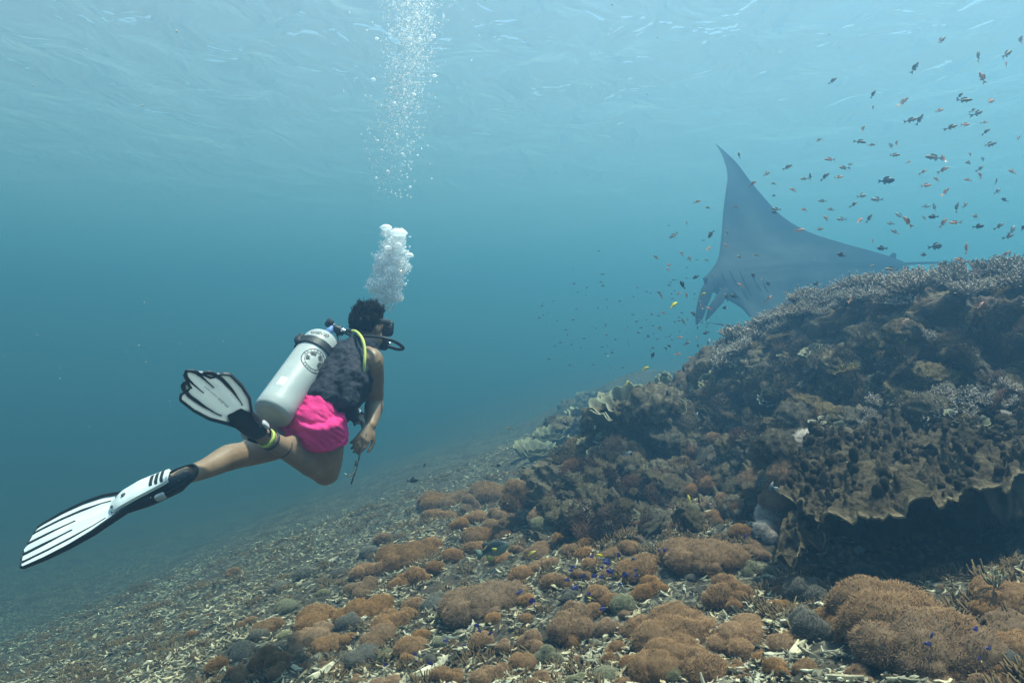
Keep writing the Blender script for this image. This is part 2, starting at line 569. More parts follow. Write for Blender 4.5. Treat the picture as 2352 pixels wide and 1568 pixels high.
def spikes(mb, root, direc, length, width, c0, c1, r, bend=0.25):
    """Many thin three-sided tentacles in one go."""
    n = len(root)
    a = r.normal(size=(n, 3))
    s = np.cross(direc, a); s /= np.linalg.norm(s, axis=1)[:, None] + 1e-9
    u = np.cross(direc, s)
    w = width[:, None]
    tip = root + direc * length[:, None] + s * (length * bend * r.normal(size=n))[:, None]
    ang = [0, 2.094, 4.189]
    V = np.stack([root + (s * math.cos(t) + u * math.sin(t)) * w for t in ang] + [tip + (s * math.cos(t) + u * math.sin(t)) * w * 0.55 for t in ang], 1)
    base = (np.arange(n) * 6)[:, None]
    fq = np.concatenate([base + np.array(q)[None] for q in ((0, 1, 4, 3), (1, 2, 5, 4), (2, 0, 3, 5))])
    ft = base + np.array((3, 4, 5))[None]
    k = (0.85 + 0.3 * r.random(n))[:, None, None]
    col = np.concatenate([np.tile(np.asarray(c0), (n, 3, 1)), np.tile(np.asarray(c1), (n, 3, 1))], 1) * k
    off = mb.n
    mb.add(V.reshape(-1, 3), fq, 0, col.reshape(-1, 3))
    mb.f.append(ft + off); mb.m.append(np.zeros(n, int))


def soft_mound(seed, lobes, n_sp, L, wid, elong=1.0, tip=1.25):
    """Unit soft coral: overlapping rounded lobes covered with fine polyps. Half width about 1, stands on z=0."""
    r = np.random.default_rng(seed)
    mb = MB()
    L_ = []
    if lobes == 1:
        L_ = [((0, 0, 0.30), (0.92, 0.88, 0.62))]
    else:
        for k in range(lobes):
            a = 2 * math.pi * k / lobes * 1.618 * 2 + r.normal() * 0.4
            q = 0.80 * math.sqrt((k + 0.3) / lobes) * (0.8 + 0.35 * r.random())
            s = (0.30 + 0.22 * r.random()) * (1.35 if lobes < 5 else 1.0)
            zc = (0.20 + 0.22 * r.random()) * (1.15 - 0.6 * q)
            L_.append(((math.cos(a) * q * elong, math.sin(a) * q * 0.8, zc), (s * (0.95 + 0.35 * r.random()), s * (0.9 + 0.3 * r.random()), s * (0.75 + 0.35 * r.random()))))
    v, f = ico(3)
    per = n_sp // len(L_)
    cs = np.array([c for c, _ in L_]); ss = np.array([s for _, s in L_])
    for c, s in L_:
        k = 1 + 0.17 * fbm(v * 2.1 + seed * 3.3 + c[0] * 9, 3)
        mb.add(v * k[:, None] * np.array(s) + c, f, 0, (0.55, 0.55, 0.55))
        d = r.normal(size=(per * 2, 3)); d /= np.linalg.norm(d, axis=1)[:, None]
        d = d[d[:, 2] > -0.35][:per]
        kk = 1 + 0.17 * fbm(d * 2.1 + seed * 3.3 + c[0] * 9, 3)
        root = d * kk[:, None] * np.array(s) + c
        # drop those buried in another lobe
        inside = np.zeros(len(root), bool)
        for c2, s2 in L_:
            if c2 is c: continue
            inside |= (((root - np.array(c2)) / np.array(s2)) ** 2).sum(1) < 0.80
        ok = ~inside & (root[:, 2] > -0.1)
        root, dd = root[ok], d[ok]
        nn = dd / np.array(s); nn /= np.linalg.norm(nn, axis=1)[:, None]
        nn = nn + 0.22 * r.normal(size=nn.shape) + np.array([0, 0, 0.12]); nn /= np.linalg.norm(nn, axis=1)[:, None]
        m = len(root)
        spikes(mb, root - nn * 0.02, nn, L * (0.7 + 0.6 * r.random(m)), wid * (0.7 + 0.6 * r.random(m)), (0.62, 0.60, 0.58), (tip, tip * 1.0, tip * 0.98), r)
    return mb


SOFT_SHAPES = {
    'one': [soft_mound(1, 1, 3000, 0.15, 0.013), soft_mound(2, 1, 3000, 0.14, 0.013), soft_mound(3, 3, 4000, 0.13, 0.012)],
    'some': [soft_mound(4, 5, 8000, 0.11, 0.0095, 1.2), soft_mound(5, 6, 9000, 0.11, 0.009, 1.2), soft_mound(6, 8, 10000, 0.10, 0.0085, 1.3), soft_mound(7, 4, 7000, 0.11, 0.009)],
    'many': [soft_mound(8, 13, 24000, 0.075, 0.0060, 1.25), soft_mound(9, 15, 26000, 0.07, 0.0058, 1.3), soft_mound(10, 11, 22000, 0.075, 0.0062, 1.2)],
    'shag': [soft_mound(14, 1, 2300, 0.30, 0.016, 1.0, 1.6), soft_mound(15, 3, 3000, 0.26, 0.015, 1.1, 1.5)],
}
_soft_me = {}


def soft_mesh(shape, k, mat):
    key = (shape, k, mat.name)
    if key not in _soft_me:
        _soft_me[key] = SOFT_SHAPES[shape][k].mesh('soft_coral', mat, True, True)
    return _soft_me[key]


def bush(seed, n, spread, mat, r0=0.055, tipc=(3.2, 3.3, 3.3), forks=2, tall=0.9):
    """Branching coral colony: fingers fanning from one foot, pale tips. Unit size."""
    r = np.random.default_rng(seed)
    mb = MB()
    for k in range(n):
        a = r.random() * 2 * math.pi
        q = spread * math.sqrt(r.random())
        d = nrm([math.cos(a) * q, math.sin(a) * q, 0.75 + 0.25 * r.random()])
        L = tall * (0.75 + 0.35 * r.random())
        root = np.array([math.cos(a) * q * 0.28, math.sin(a) * q * 0.28, 0.0])
        bendv = r.normal(size=3) * 0.10 + np.array([0, 0, 0.10])
        pts = np.array([root, root + d * L * 0.4, root + d * L * 0.75 + bendv * 0.5, root + d * L + bendv])
        rad = r0 * np.array([1.1, 1.0, 0.85, 0.45])
        vv, ff = tube(pts, rad, None, 5)
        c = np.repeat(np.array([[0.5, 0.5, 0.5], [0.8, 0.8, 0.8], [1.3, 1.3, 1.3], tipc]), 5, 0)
        mb.add(vv, ff, 0, c)
        t = mb.n
        mb.add(pts[-1:] + nrm(d) * r0 * 0.4, np.zeros((0, 3), int), 0, tipc)
        mb.f.append(np.array([[t - 5 + j, t - 5 + (j + 1) % 5, t] for j in range(5)])); mb.m.append(np.zeros(5, int))
        for b in range(forks):
            s0 = lerp(pts[1], pts[2], r.random())
            d2 = nrm(d + r.normal(size=3) * 0.55 + np.array([0, 0, 0.2]))
            p2 = np.array([s0, s0 + d2 * L * 0.16, s0 + d2 * L * 0.30])
            vv, ff = tube(p2, r0 * np.array([0.8, 0.75, 0.35]), None, 5)
            mb.add(vv, ff, 0, np.repeat(np.array([[0.9, 0.9, 0.9], [1.5, 1.5, 1.5], tipc]), 5, 0))
    return mb.mesh('branching_coral', mat, True, True)


def lerp(a, b, t):
    return a + (b - a) * t


def nrm(v):
    v = np.asarray(v, float)
    return v / np.linalg.norm(v)


def knobby(seed, mat, amp=0.28, fr=2.6, flat=0.75, sub=4, tufts=500):
    """Encrusted coral head: lumpy boulder with turf."""
    r = np.random.default_rng(seed)
    v, f = ico(sub)
    k = 1 + amp * fbm(v * fr + seed * 7.1, 3) + 0.16 * (fbm(v * fr * 2.6 + seed, 2, ridged=True) - 0.5)
    p = v * k[:, None] * np.array([1, 0.95, flat]) + np.array([0, 0, 0.15])
    c = 0.75 + 0.5 * np.clip(fbm(v * 5 + seed, 3), -0.6, 0.8)
    mb = MB()
    mb.add(p, f, 0, np.repeat(c[:, None], 3, 1))
    if tufts:
        i = r.integers(0, len(v), tufts)
        root = p[i]; d = v[i] + 0.35 * r.normal(size=(tufts, 3)); d /= np.linalg.norm(d, axis=1)[:, None]
        spikes(mb, root - d * 0.03, d, 0.10 * (0.6 + 0.9 * r.random(tufts)), 0.016 * (0.7 + 0.6 * r.random(tufts)), (0.8, 0.8, 0.75), (1.7, 1.6, 1.3), r)
    return mb.mesh('coral_head', mat, True, True)


def leafy(seed, mat, n=9):
    """Foliose coral: ruffled upright blades with pale rims."""
    r = np.random.default_rng(seed)
    mb = MB()
    for k in range(n):
        a0 = r.random() * 2 * math.pi
        R = 0.25 + 0.6 * r.random()
        span = 0.9 + 1.2 * r.random()
        nu, nv = 16, 6
        u = np.linspace(-0.5, 0.5, nu)
        V, col = [], []
        hgt = 0.35 + 0.4 * r.random()
        ph = r.random() * 6
        for uu in u:
            for j, w in enumerate(np.linspace(0, 1, nv)):
                a = a0 + uu * span
                rad = R + w * 0.35 + 0.07 * math.sin(uu * 17 + ph) * w
                z = w * hgt * (1 - 1.2 * uu * uu) + 0.05 * math.sin(uu * 23 + ph)
                V.append((math.cos(a) * rad, math.sin(a) * rad, z))
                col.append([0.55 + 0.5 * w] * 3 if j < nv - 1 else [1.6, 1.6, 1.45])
        V = np.array(V)
        t = 0.035
        inn = V.copy(); inn[:, :2] *= 1 - t / (np.linalg.norm(V[:, :2], axis=1)[:, None] + 0.2)
        mb.add(V, grid_faces(nu, nv), 0, np.array(col))
        mb.add(inn, grid_faces(nu, nv)[:, ::-1], 0, np.array(col))
        e = np.arange(nu) * nv + nv - 1
        strip = np.stack([V[e], inn[e]], 1).reshape(-1, 3)
        mb.add(strip, grid_faces(nu, 2), 0, (1.6, 1.6, 1.45))
    return mb.mesh('leafy_coral', mat, True, True)


def turf(seed, mat, n=700, L=0.5):
    r = np.random.default_rng(seed)
    mb = MB()
    a = r.random(n) * 2 * math.pi; q = np.sqrt(r.random(n))
    root = np.stack([np.cos(a) * q, np.sin(a) * q, -0.05 + 0 * a], 1)
    d = np.stack([np.cos(a) * q * 0.6, np.sin(a) * q * 0.6, 0.6 + 0.5 * r.random(n)], 1) + 0.3 * r.normal(size=(n, 3))
    d /= np.linalg.norm(d, axis=1)[:, None]
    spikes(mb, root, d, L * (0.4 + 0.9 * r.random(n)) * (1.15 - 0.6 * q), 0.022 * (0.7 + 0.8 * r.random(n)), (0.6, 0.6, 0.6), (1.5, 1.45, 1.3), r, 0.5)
    return mb.mesh('algae_turf', mat, True, True)


BUSH = [bush(21, 70, 0.95, m_stag), bush(22, 80, 0.85, m_stag), bush(23, 60, 1.05, m_stag, 0.06), bush(24, 90, 0.9, m_stag, 0.048)]
m_stag_yellow = surf('yellow_branching_coral', (0.24, 0.18, 0.075), 0.85, (0.29, 0.22, 0.10), scale=6, attr=True, rand=0.1, spec=0.15)
BUSH_Y = [bush(25, 110, 1.1, m_stag_yellow, 0.042, (2.0, 1.9, 1.5), 3, 0.7)]
HEADS = [knobby(31, m_head), knobby(32, m_head, 0.34, 2.0, 0.6), knobby(33, m_head, 0.25, 3.2, 0.85), knobby(34, m_head, 0.3, 2.4, 0.7)]
LEAFY = [leafy(41, m_leaf), leafy(42, m_leaf, 11), leafy(43, m_leaf, 8)]
TURF = [turf(51, m_turf), turf(52, m_turf), turf(53, m_turf_red), turf(54, m_turf_red)]


def place(me, name, loc, up, size, r, tilt=0.5, squash=1.0, **tags):
    """Stand a unit coral on a surface point, leaning from upright towards the surface normal."""
    z = nrm(np.array([0, 0, 1.0]) * (1 - tilt) + np.asarray(up) * tilt)
    o = obj(name, me, None, **tags)
    o.matrix_world = mat4(basis(z, r.random() * 6.28), loc, (size, size, size * squash))
    return o

# ------------------------------------------------------------------ the diver
def JJ(*pts):
    return np.array([P(*p) for p in pts])


def nrm(v):
    v = np.asarray(v, float)
    return v / np.linalg.norm(v)


def remesh(mb, voxel, smooth=6, factor=0.5):
    """Merge overlapping closed shapes into one continuous skin; returns a mesh."""
    me = mb.mesh('tmp', [])
    o = bpy.data.objects.new('tmp', me)
    C.objects.link(o)
    r = o.modifiers.new('r', 'REMESH'); r.mode = 'VOXEL'; r.voxel_size = voxel
    s = o.modifiers.new('s', 'SMOOTH'); s.factor = factor; s.iterations = smooth
    bpy.context.view_layer.update()
    dg = bpy.context.evaluated_depsgraph_get()
    out = bpy.data.meshes.new_from_object(o.evaluated_get(dg))
    bpy.data.objects.remove(o)
    bpy.data.meshes.remove(me)
    out.materials.clear()
    out.polygons.foreach_set('use_smooth', np.full(len(out.polygons), True))
    return out


def co_of(me):
    a = np.empty(len(me.vertices) * 3, np.float32)
    me.vertices.foreach_get('co', a)
    return a.reshape(-1, 3).astype(float)


def nor_of(me):
    a = np.empty(len(me.vertices) * 3, np.float32)
    me.vertices.foreach_get('normal', a)
    return a.reshape(-1, 3).astype(float)


def set_co(me, v):
    me.vertices.foreach_set('co', v.ravel().astype(np.float32))
    me.update()


def ellipsoid(mb, c, R, s, sub=3):
    v, f = ico(sub)
    mb.add((v * np.asarray(s)) @ np.asarray(R).T + np.asarray(c), f)


def box_part(name, c, R, s, mat, parent, bev=0.2, **tags):
    """A rounded box as a superellipsoid."""
    v, f = ico(3)
    e = bev
    q = np.sign(v) * np.abs(v) ** e
    q /= np.max(np.abs(q), axis=1)[:, None] ** 0.0 + 0.0 if False else 1.0
    k = 1.0 / (np.sum(np.abs(v) ** (2 / e), axis=1) ** (e / 2))
    q = v * k[:, None]
    return MB().add((q * np.asarray(s)) @ np.asarray(R).T + np.asarray(c), f).build(name, mat, parent, **tags)


def tube_part(name, path, r, mat, parent, sides=10, n=40, rb=None, up=(0, 0, 1), **tags):
    mb = MB()
    p = spline(path, n) if n else np.asarray(path)
    if np.ndim(r):
        r = np.interp(np.linspace(0, 1, len(p)), np.linspace(0, 1, len(r)), r)
    add_tube(mb, p, r, rb, sides, up)
    return mb.build(name, mat, parent, **tags)


m_skin = surf('tanned_skin', (0.21, 0.13, 0.08), 0.45, (0.29, 0.185, 0.12), scale=14, bump=0.12, bscale=220, spec=0.35, sss=0.08)
m_hair = surf('black_hair', (0.009, 0.008, 0.008), 0.75, spec=0.15)
m_black = surf('black_rubber', (0.014, 0.015, 0.018), 0.5, (0.024, 0.025, 0.03), scale=30, bump=0.15, bscale=120, spec=0.4)
m_vest = surf('black_nylon', (0.016, 0.018, 0.026), 0.75, (0.028, 0.03, 0.042), scale=14, bump=0.5, bscale=70, spec=0.25)
m_pink = surf('pink_cloth', (0.86, 0.045, 0.25), 0.75, (0.72, 0.03, 0.19), scale=8, bump=0.35, bscale=160, spec=0.2)
m_white = surf('white_plastic', (0.78, 0.80, 0.80), 0.4, (0.66, 0.69, 0.70), scale=10, bump=0.05, bscale=90, spec=0.4)
m_grey_blade = surf('pale_grey_plastic', (0.74, 0.76, 0.76), 0.45, (0.64, 0.66, 0.67), scale=10, bump=0.05, bscale=90, spec=0.4)
def add_translucency(m, amt):
    n, l = m.node_tree.nodes, m.node_tree.links
    b = next(x for x in n if x.type == 'BSDF_PRINCIPLED'); out = next(x for x in n if x.type == 'OUTPUT_MATERIAL')
    t = n.new('ShaderNodeBsdfTranslucent'); t.inputs['Color'].default_value = (0.85, 0.88, 0.88, 1)
    mx = n.new('ShaderNodeMixShader'); mx.inputs[0].default_value = amt
    l.new(b.outputs[0], mx.inputs[1]); l.new(t.outputs[0], mx.inputs[2]); l.new(mx.outputs[0], out.inputs[0])


add_translucency(m_grey_blade, 0.5)
m_tank = surf('white_tank_paint', (0.44, 0.455, 0.455), 0.42, (0.36, 0.375, 0.375), scale=7, bump=0.08, bscale=90, spec=0.35, col3=(0.40, 0.41, 0.40), scale3=16)
m_tank_foot = surf('bare_grey_metal', (0.33, 0.34, 0.34), 0.5, (0.42, 0.42, 0.41), scale=14, metallic=0.2)
m_chrome = surf('chromed_brass', (0.75, 0.75, 0.75), 0.18, metallic=1.0)
m_ink = surf('black_ink', (0.05, 0.05, 0.055), 0.7, (0.16, 0.16, 0.17), scale=60, lo=0.45, hi=0.7)
m_strap = surf('grey_webbing', (0.06, 0.064, 0.07), 0.7, bump=0.3, bscale=200)
m_yellow_hose = surf('yellow_hose_rubber', (0.52, 0.56, 0.14), 0.5, spec=0.35)
m_blue = surf('blue_plastic', (0.13, 0.22, 0.48), 0.4)
m_lime = surf('lime_band', (0.48, 0.60, 0.12), 0.5)
m_grey = surf('grey_plastic', (0.42, 0.43, 0.44), 0.5)
m_glass = surf('dark_lens_glass', (0.02, 0.03, 0.035), 0.08, spec=0.6)
m_steel = surf('steel_hook', (0.62, 0.63, 0.62), 0.25, metallic=1.0)

# body frame: up the spine, out of the back, to the right shoulder
SP = nrm([0.298, 0.68, 0.67])
BK = nrm(np.array([-0.80, -0.22, 0.58]) - SP * np.dot([-0.80, -0.22, 0.58], SP))
RT = np.cross(-BK, SP)

PEL = P(728, 962, 2.98)
CHE = P(797, 858, 3.17)
NECK = P(838, 800, 3.27)
HEAD = P(846, 753, 3.26)
HF = nrm([0.50, 0.86, -0.12])                           # the face looks right and away
HU = nrm(np.array([0.06, 0.10, 1.0]) - HF * np.dot([0.06, 0.10, 1.0], HF))
HS = np.cross(HF, HU)
HK = 0.90                                               # size of the head next to the body
HF, HU, HS = HF * HK, HU * HK, HS * HK
HR = np.stack([HS, HF, HU], 1)


def hand(mb, wrist, d, pn, side, curl=0.7, size=1.0, thumb_in=0.5):
    """Palm, four fingers of different length with knuckle bends and a thumb off the side of the palm."""
    d = nrm(d)
    pn = nrm(np.asarray(pn, float) - d * np.dot(pn, d))
    w = np.cross(d, pn) * side                          # towards the thumb
    L = 0.088 * size
    palm = np.array([wrist - d * 0.01, wrist + d * 0.02, wrist + d * 0.05, wrist + d * L])
    add_tube(mb, palm, np.array([0.024, 0.031, 0.037, 0.038]) * size, np.array([0.018, 0.016, 0.0145, 0.0125]) * size, 12, up=pn)
    lens = (0.070, 0.078, 0.073, 0.058)
    for k, fl in enumerate(lens):
        off = w * (0.029 - 0.0195 * k) * size
        q = wrist + d * L * 0.95 + off
        pts = [q - d * 0.012]
        a = 0.12 + 0.06 * k
        for j, s in enumerate((0.44, 0.32, 0.24)):
            a += curl * (0.42 if j == 0 else 0.62)
            q = q + (d * math.cos(a) + pn * math.sin(a)) * fl * s * size
            pts.append(q)
        r = np.array([0.0098, 0.0094, 0.0084, 0.0070]) * size
        add_tube(mb, np.array(pts), r, sides=8, up=pn)
    q = wrist + d * 0.028 * size + w * 0.026 * size
    t1 = nrm(d * 0.65 + w * 0.75 + pn * 0.25 * thumb_in)
    t2 = nrm(d * 0.85 + w * 0.35 + pn * 0.75 * thumb_in)
    t3 = nrm(d * 0.95 + w * 0.05 + pn * 0.9 * thumb_in)
    add_tube(mb, np.array([q, q + t1 * 0.036 * size, q + t1 * 0.036 * size + t2 * 0.03 * size, q + t1 * 0.036 * size + t2 * 0.03 * size + t3 * 0.024 * size]),
             np.array([0.0145, 0.0118, 0.0105, 0.0085]) * size, sides=8, up=pn)


# joints
R_SH, R_EL, R_WR = P(850, 828, 3.08), P(861, 920, 3.28), P(852, 976, 3.14)
L_SH, L_EL, L_WR = P(806, 812, 3.44), P(800, 915, 3.56), P(826, 963, 3.36)
R_HIP, R_KN, R_AN = P(738, 966, 2.92), P(748, 1082, 3.06), P(604, 1001, 2.72)
L_HIP, L_KN, L_AN = P(696, 980, 3.08), P(562, 1043, 2.84), P(421, 1094, 2.52)


hr, hl = P(598, 998, 2.70), P(418, 1097, 2.51)        # heels of the fins
FXR, FXL = nrm(P(462, 880, 2.42) - hr), nrm(P(62, 1252, 2.50) - hl)


def limb(mb, pts, radii, n=26, sides=14, flat=1.0):
    p = spline(pts, n)
    t = np.linspace(0, 1, len(radii))
    r = np.interp(np.linspace(0, 1, n), t, radii)
    add_tube(mb, p, r, r * flat, sides)


def lerp(a, b, t):
    return a + (b - a) * t


def make_body():
    mb = MB()
    # torso
    tp = np.array([PEL - SP * 0.07, PEL, lerp(PEL, CHE, 0.4), lerp(PEL, CHE, 0.8), CHE + SP * 0.05, NECK - SP * 0.03])
    p = spline(tp, 24)
    t = np.linspace(0, 1, 24)
    wr = np.interp(t, [0, 0.2, 0.4, 0.65, 0.85, 1], [0.10, 0.122, 0.115, 0.14, 0.15, 0.06])
    dr = np.interp(t, [0, 0.2, 0.4, 0.65, 0.85, 1], [0.075, 0.088, 0.085, 0.10, 0.10, 0.055])
    add_tube(mb, p, wr, dr, 20, up=BK)
    # shoulders and neck
    limb(mb, [R_SH, CHE + SP * 0.10 + RT * 0.02, L_SH], [0.058, 0.075, 0.058], 14)
    limb(mb, [NECK - SP * 0.08, NECK, HEAD - HU * 0.07 - HF * 0.015], [0.07, 0.056, 0.052], 10)
    # arms: upper arm thicker than forearm
    limb(mb, [R_SH, lerp(R_SH, R_EL, 0.35), lerp(R_SH, R_EL, 0.7), R_EL], [0.062, 0.058, 0.049, 0.042], 18)
    limb(mb, [R_EL, lerp(R_EL, R_WR, 0.3), lerp(R_EL, R_WR, 0.7), R_WR], [0.042, 0.046, 0.036, 0.027], 18)
    limb(mb, [L_SH, lerp(L_SH, L_EL, 0.4), L_EL], [0.055, 0.048, 0.038], 16)
    limb(mb, [L_EL, lerp(L_EL, L_WR, 0.35), L_WR], [0.038, 0.040, 0.025], 16)
    hand(mb, R_WR, P(832, 1016, 3.06) - R_WR, [-0.75, 0.55, -0.25], 1, 0.55)
    hand(mb, L_WR, P(856, 990, 3.24) - L_WR, [-0.2, -0.5, -0.8], -1, 0.75)
    # legs
    limb(mb, [R_HIP, lerp(R_HIP, R_KN, 0.4), lerp(R_HIP, R_KN, 0.8), R_KN], [0.090, 0.092, 0.078, 0.064], 22)
    calf = np.cross(nrm(R_AN - R_KN), [0, 1, 0])
    calf = calf if calf[2] > 0 else -calf
    limb(mb, [R_KN, lerp(R_KN, R_AN, 0.28) + calf * 0.012, lerp(R_KN, R_AN, 0.62), R_AN], [0.060, 0.065, 0.046, 0.034], 22)
    limb(mb, [L_HIP, lerp(L_HIP, L_KN, 0.5) - np.array([0, 0, 0.012]), L_KN], [0.086, 0.074, 0.054], 20)
    limb(mb, [L_KN, lerp(L_KN, L_AN, 0.3) + np.array([0, 0, 0.010]), lerp(L_KN, L_AN, 0.65), L_AN], [0.052, 0.054, 0.040, 0.030], 22)
    # feet inside the fin pockets
    limb(mb, [R_AN, hr + FXR * 0.03, hr + FXR * 0.07], [0.033, 0.026, 0.018], 10)
    limb(mb, [L_AN, hl + FXL * 0.05, hl + FXL * 0.15], [0.032, 0.030, 0.022], 10)
    # head: skull, jaw, nose, ears, brow
    ellipsoid(mb, HEAD + HU * 0.025 - HF * 0.008, HR, (0.076, 0.095, 0.098))
    ellipsoid(mb, HEAD - HU * 0.045 + HF * 0.03, HR, (0.060, 0.064, 0.068))
    ellipsoid(mb, HEAD - HU * 0.012 + HF * 0.098, HR, (0.015, 0.022, 0.026), 2)
    ellipsoid(mb, HEAD + HU * 0.028 + HF * 0.075, HR, (0.055, 0.020, 0.014), 2)
    ellipsoid(mb, HEAD - HU * 0.062 + HF * 0.088, HR, (0.024, 0.013, 0.011), 2)
    for s in (-1, 1):
        ellipsoid(mb, HEAD + HS * 0.078 * s - HF * 0.01 - HU * 0.005, HR, (0.010, 0.020, 0.031), 2)
        ellipsoid(mb, HEAD + HS * 0.031 * s + HF * 0.078 + HU * 0.008, HR, (0.013, 0.010, 0.010), 2)
    me = remesh(mb, 0.0055, 7, 0.5)
    # the hips and upper thighs sit well inside the shorts
    v = co_of(me)
    for A_, B_, t0, t1 in ((PEL - SP * 0.12, PEL + SP * 0.12, 0.0, 1.0), (R_HIP - (R_KN - R_HIP) * 0.3, R_KN, 0.0, 0.40), (L_HIP - (L_KN - L_HIP) * 0.3, L_KN, 0.0, 0.56)):
        d = B_ - A_
        t = ((v - A_) @ d) / (d @ d)
        ax = A_ + np.clip(t, 0, 1)[:, None] * d
        rad = np.linalg.norm(v - ax, axis=1)
        w = (t > t0) & (t < t1) & (rad < 0.16)
        k = np.where(w, np.clip((t1 - t) / 0.07, 0, 1) * 0.16, 0)
        v = v + (ax - v) * k[:, None]
    set_co(me, v)
    me.materials.append(m_skin)
    return me


PERSON = empty('person', tuple(PEL), label='scuba diver in pink shorts swimming away past the reef', cat='person')
MINV = Matrix.Translation(Vector(-PEL))


def adopt(o, parent):
    """Parent an object built in world coordinates without moving it."""
    o.parent = parent
    o.matrix_parent_inverse = parent.matrix_world.inverted()
    return o


bpy.context.view_layer.update()


def wobj(name, me, parent, **tags):
    o = obj(name, me, None, **tags)
    o.parent = parent
    o.matrix_parent_inverse = Matrix.Translation(-Vector(parent.location))
    return o


body_me = make_body()
wobj('body', body_me, PERSON)


# hair: a shaggy cap of many short tufts
def make_hair():
    mb = MB()
    r = np.random.default_rng(11)
    v, f = ico(4)
    keep_dir = v
    sc = np.array([0.078, 0.094, 0.094])
    c = HEAD + HU * 0.028 - HF * 0.010
    # scalp shell pushed in over the face
    face = np.clip((keep_dir[:, 1] - 0.15 - 0.9 * np.clip(keep_dir[:, 2], -1, 1)) / 0.4, 0, 1)
    low = np.clip((-keep_dir[:, 2] - 0.62) / 0.25, 0, 1)
    k = 1.0 + 0.06 * fbm(v * 4.0, 3) - 0.30 * np.maximum(face, low)
    mb.add(((v * k[:, None]) * sc) @ HR.T + c, f)
    n = 2600
    d = r.normal(size=(n * 2, 3)); d /= np.linalg.norm(d, axis=1)[:, None]
    ok = (d[:, 1] - 0.15 - 0.9 * d[:, 2] < 0.05) & (d[:, 2] > -0.62)
    d = d[ok][:n]
    for q in d:
        root = (q * sc * 0.98) @ HR.T + c
        out = nrm(HR @ (q / sc * 0.09))
        cl = noise3(np.array([q * 3.5]))[0]
        flow = nrm(out * 0.6 + HU * (0.45 + 0.4 * r.random()) + HF * 0.9 * cl - HS * 0.6 * cl - HF * 0.15 + r.normal(size=3) * 0.16)
        L = (0.020 + 0.022 * r.random()) * (0.9 + 0.9 * cl) * (0.95 if q[2] > 0.5 else 0.5)
        w = nrm(np.cross(flow, r.normal(size=3))) * 0.0024
        w2 = nrm(np.cross(flow, w)) * 0.0022
        mid = root + (out * 0.5 + flow * 0.6) * L * 0.55
        tip = root + flow * L
        i = mb.n
        mb.add([root - w, root + w, root + w2, mid - w * 0.7, mid + w * 0.7, mid + w2 * 0.7, tip],
               np.array([[0, 1, 4], [0, 4, 3], [1, 2, 5], [1, 5, 4], [2, 0, 3], [2, 3, 5], [3, 4, 6], [4, 5, 6], [5, 3, 6]]))
    for j in range(7):                                   # a lock standing up at the crown
        root = HEAD + HU * 0.10 - HF * (0.075 - 0.006 * j) + HS * r.normal() * 0.01
        tip = root + HU * (0.03 + 0.02 * r.random()) - HF * 0.008 + r.normal(size=3) * 0.004
        add_tube(mb, np.array([root, lerp(root, tip, 0.5), tip]), np.array([0.0035, 0.0025, 0.0008]), sides=5)
    return mb.mesh('hair', m_hair)


wobj('hair', make_hair(), PERSON)


# shorts: hips and two flared legs merged, then creased
def make_shorts():
    mb = MB()
    p = spline(np.array([PEL + SP * 0.085, PEL + SP * 0.03, PEL - SP * 0.04, PEL - SP * 0.10]), 12)
    add_tube(mb, p, np.interp(np.linspace(0, 1, 12), [0, 0.4, 0.8, 1], [0.128, 0.128, 0.120, 0.085]),
             np.interp(np.linspace(0, 1, 12), [0, 0.4, 0.8, 1], [0.102, 0.104, 0.100, 0.07]), 24, up=BK, round_ends=False)
    for H, K, e, r1 in ((R_HIP, R_KN, 0.29, 0.103), (L_HIP, L_KN, 0.44, 0.094)):
        q = spline(np.array([H - (K - H) * 0.1, lerp(H, K, 0.15), lerp(H, K, e)]), 12)
        add_tube(mb, q, np.linspace(0.096, r1, 12), None, 24, round_ends=False)
    ellipsoid(mb, (R_HIP + L_HIP) / 2 - SP * 0.02, np.stack([RT, BK, SP], 1), (0.118, 0.095, 0.085))
    me = remesh(mb, 0.006, 4, 0.5)
    v, n = co_of(me), nor_of(me)
    # creases running round the legs from the crotch to the hip
    q = (v - PEL)
    a = q @ SP; b = q @ RT; c = q @ BK
    w = np.stack([a * 34 + b * 12, b * 7, c * 9], 1)
    cr = fbm(w, 3, 0.5, ridged=True)
    v = v + n * (0.0052 * (cr - 0.4) + 0.003 * fbm(v * 22, 2) + 0.005)[:, None]
    set_co(me, v)
    me.materials.append(m_pink)
    return me


shorts = wobj('shorts', make_shorts(), PERSON)
for H, K, e, r1 in ((R_HIP, R_KN, 0.29, 0.1045), (L_HIP, L_KN, 0.44, 0.0955)):    # stitched hems
    c_ = lerp(H, K, e - 0.012); ax_ = nrm(K - H); u_ = nrm(np.cross(ax_, [0, 0, 1])) if abs(ax_[2]) < 0.95 else nrm(np.cross(ax_, [1, 0, 0])); w_ = np.cross(ax_, u_)
    o = tube_part('hem', [c_ + (u_ * math.cos(t) + w_ * math.sin(t)) * r1 for t in np.linspace(0, 2 * math.pi, 40)], 0.004, m_pink, None, 6, 0, rb=0.010, up=tuple(ax_))
    o.parent = shorts
ring = JJ((786, 1004, 2.93), (795, 1000, 2.95), (797, 1012, 2.97), (789, 1022, 2.95), (783, 1018, 2.92))
o = tube_part('drawcord_loop', np.concatenate([ring, ring[:1]]), 0.006, m_pink, None, 8, 30)
o.parent = shorts

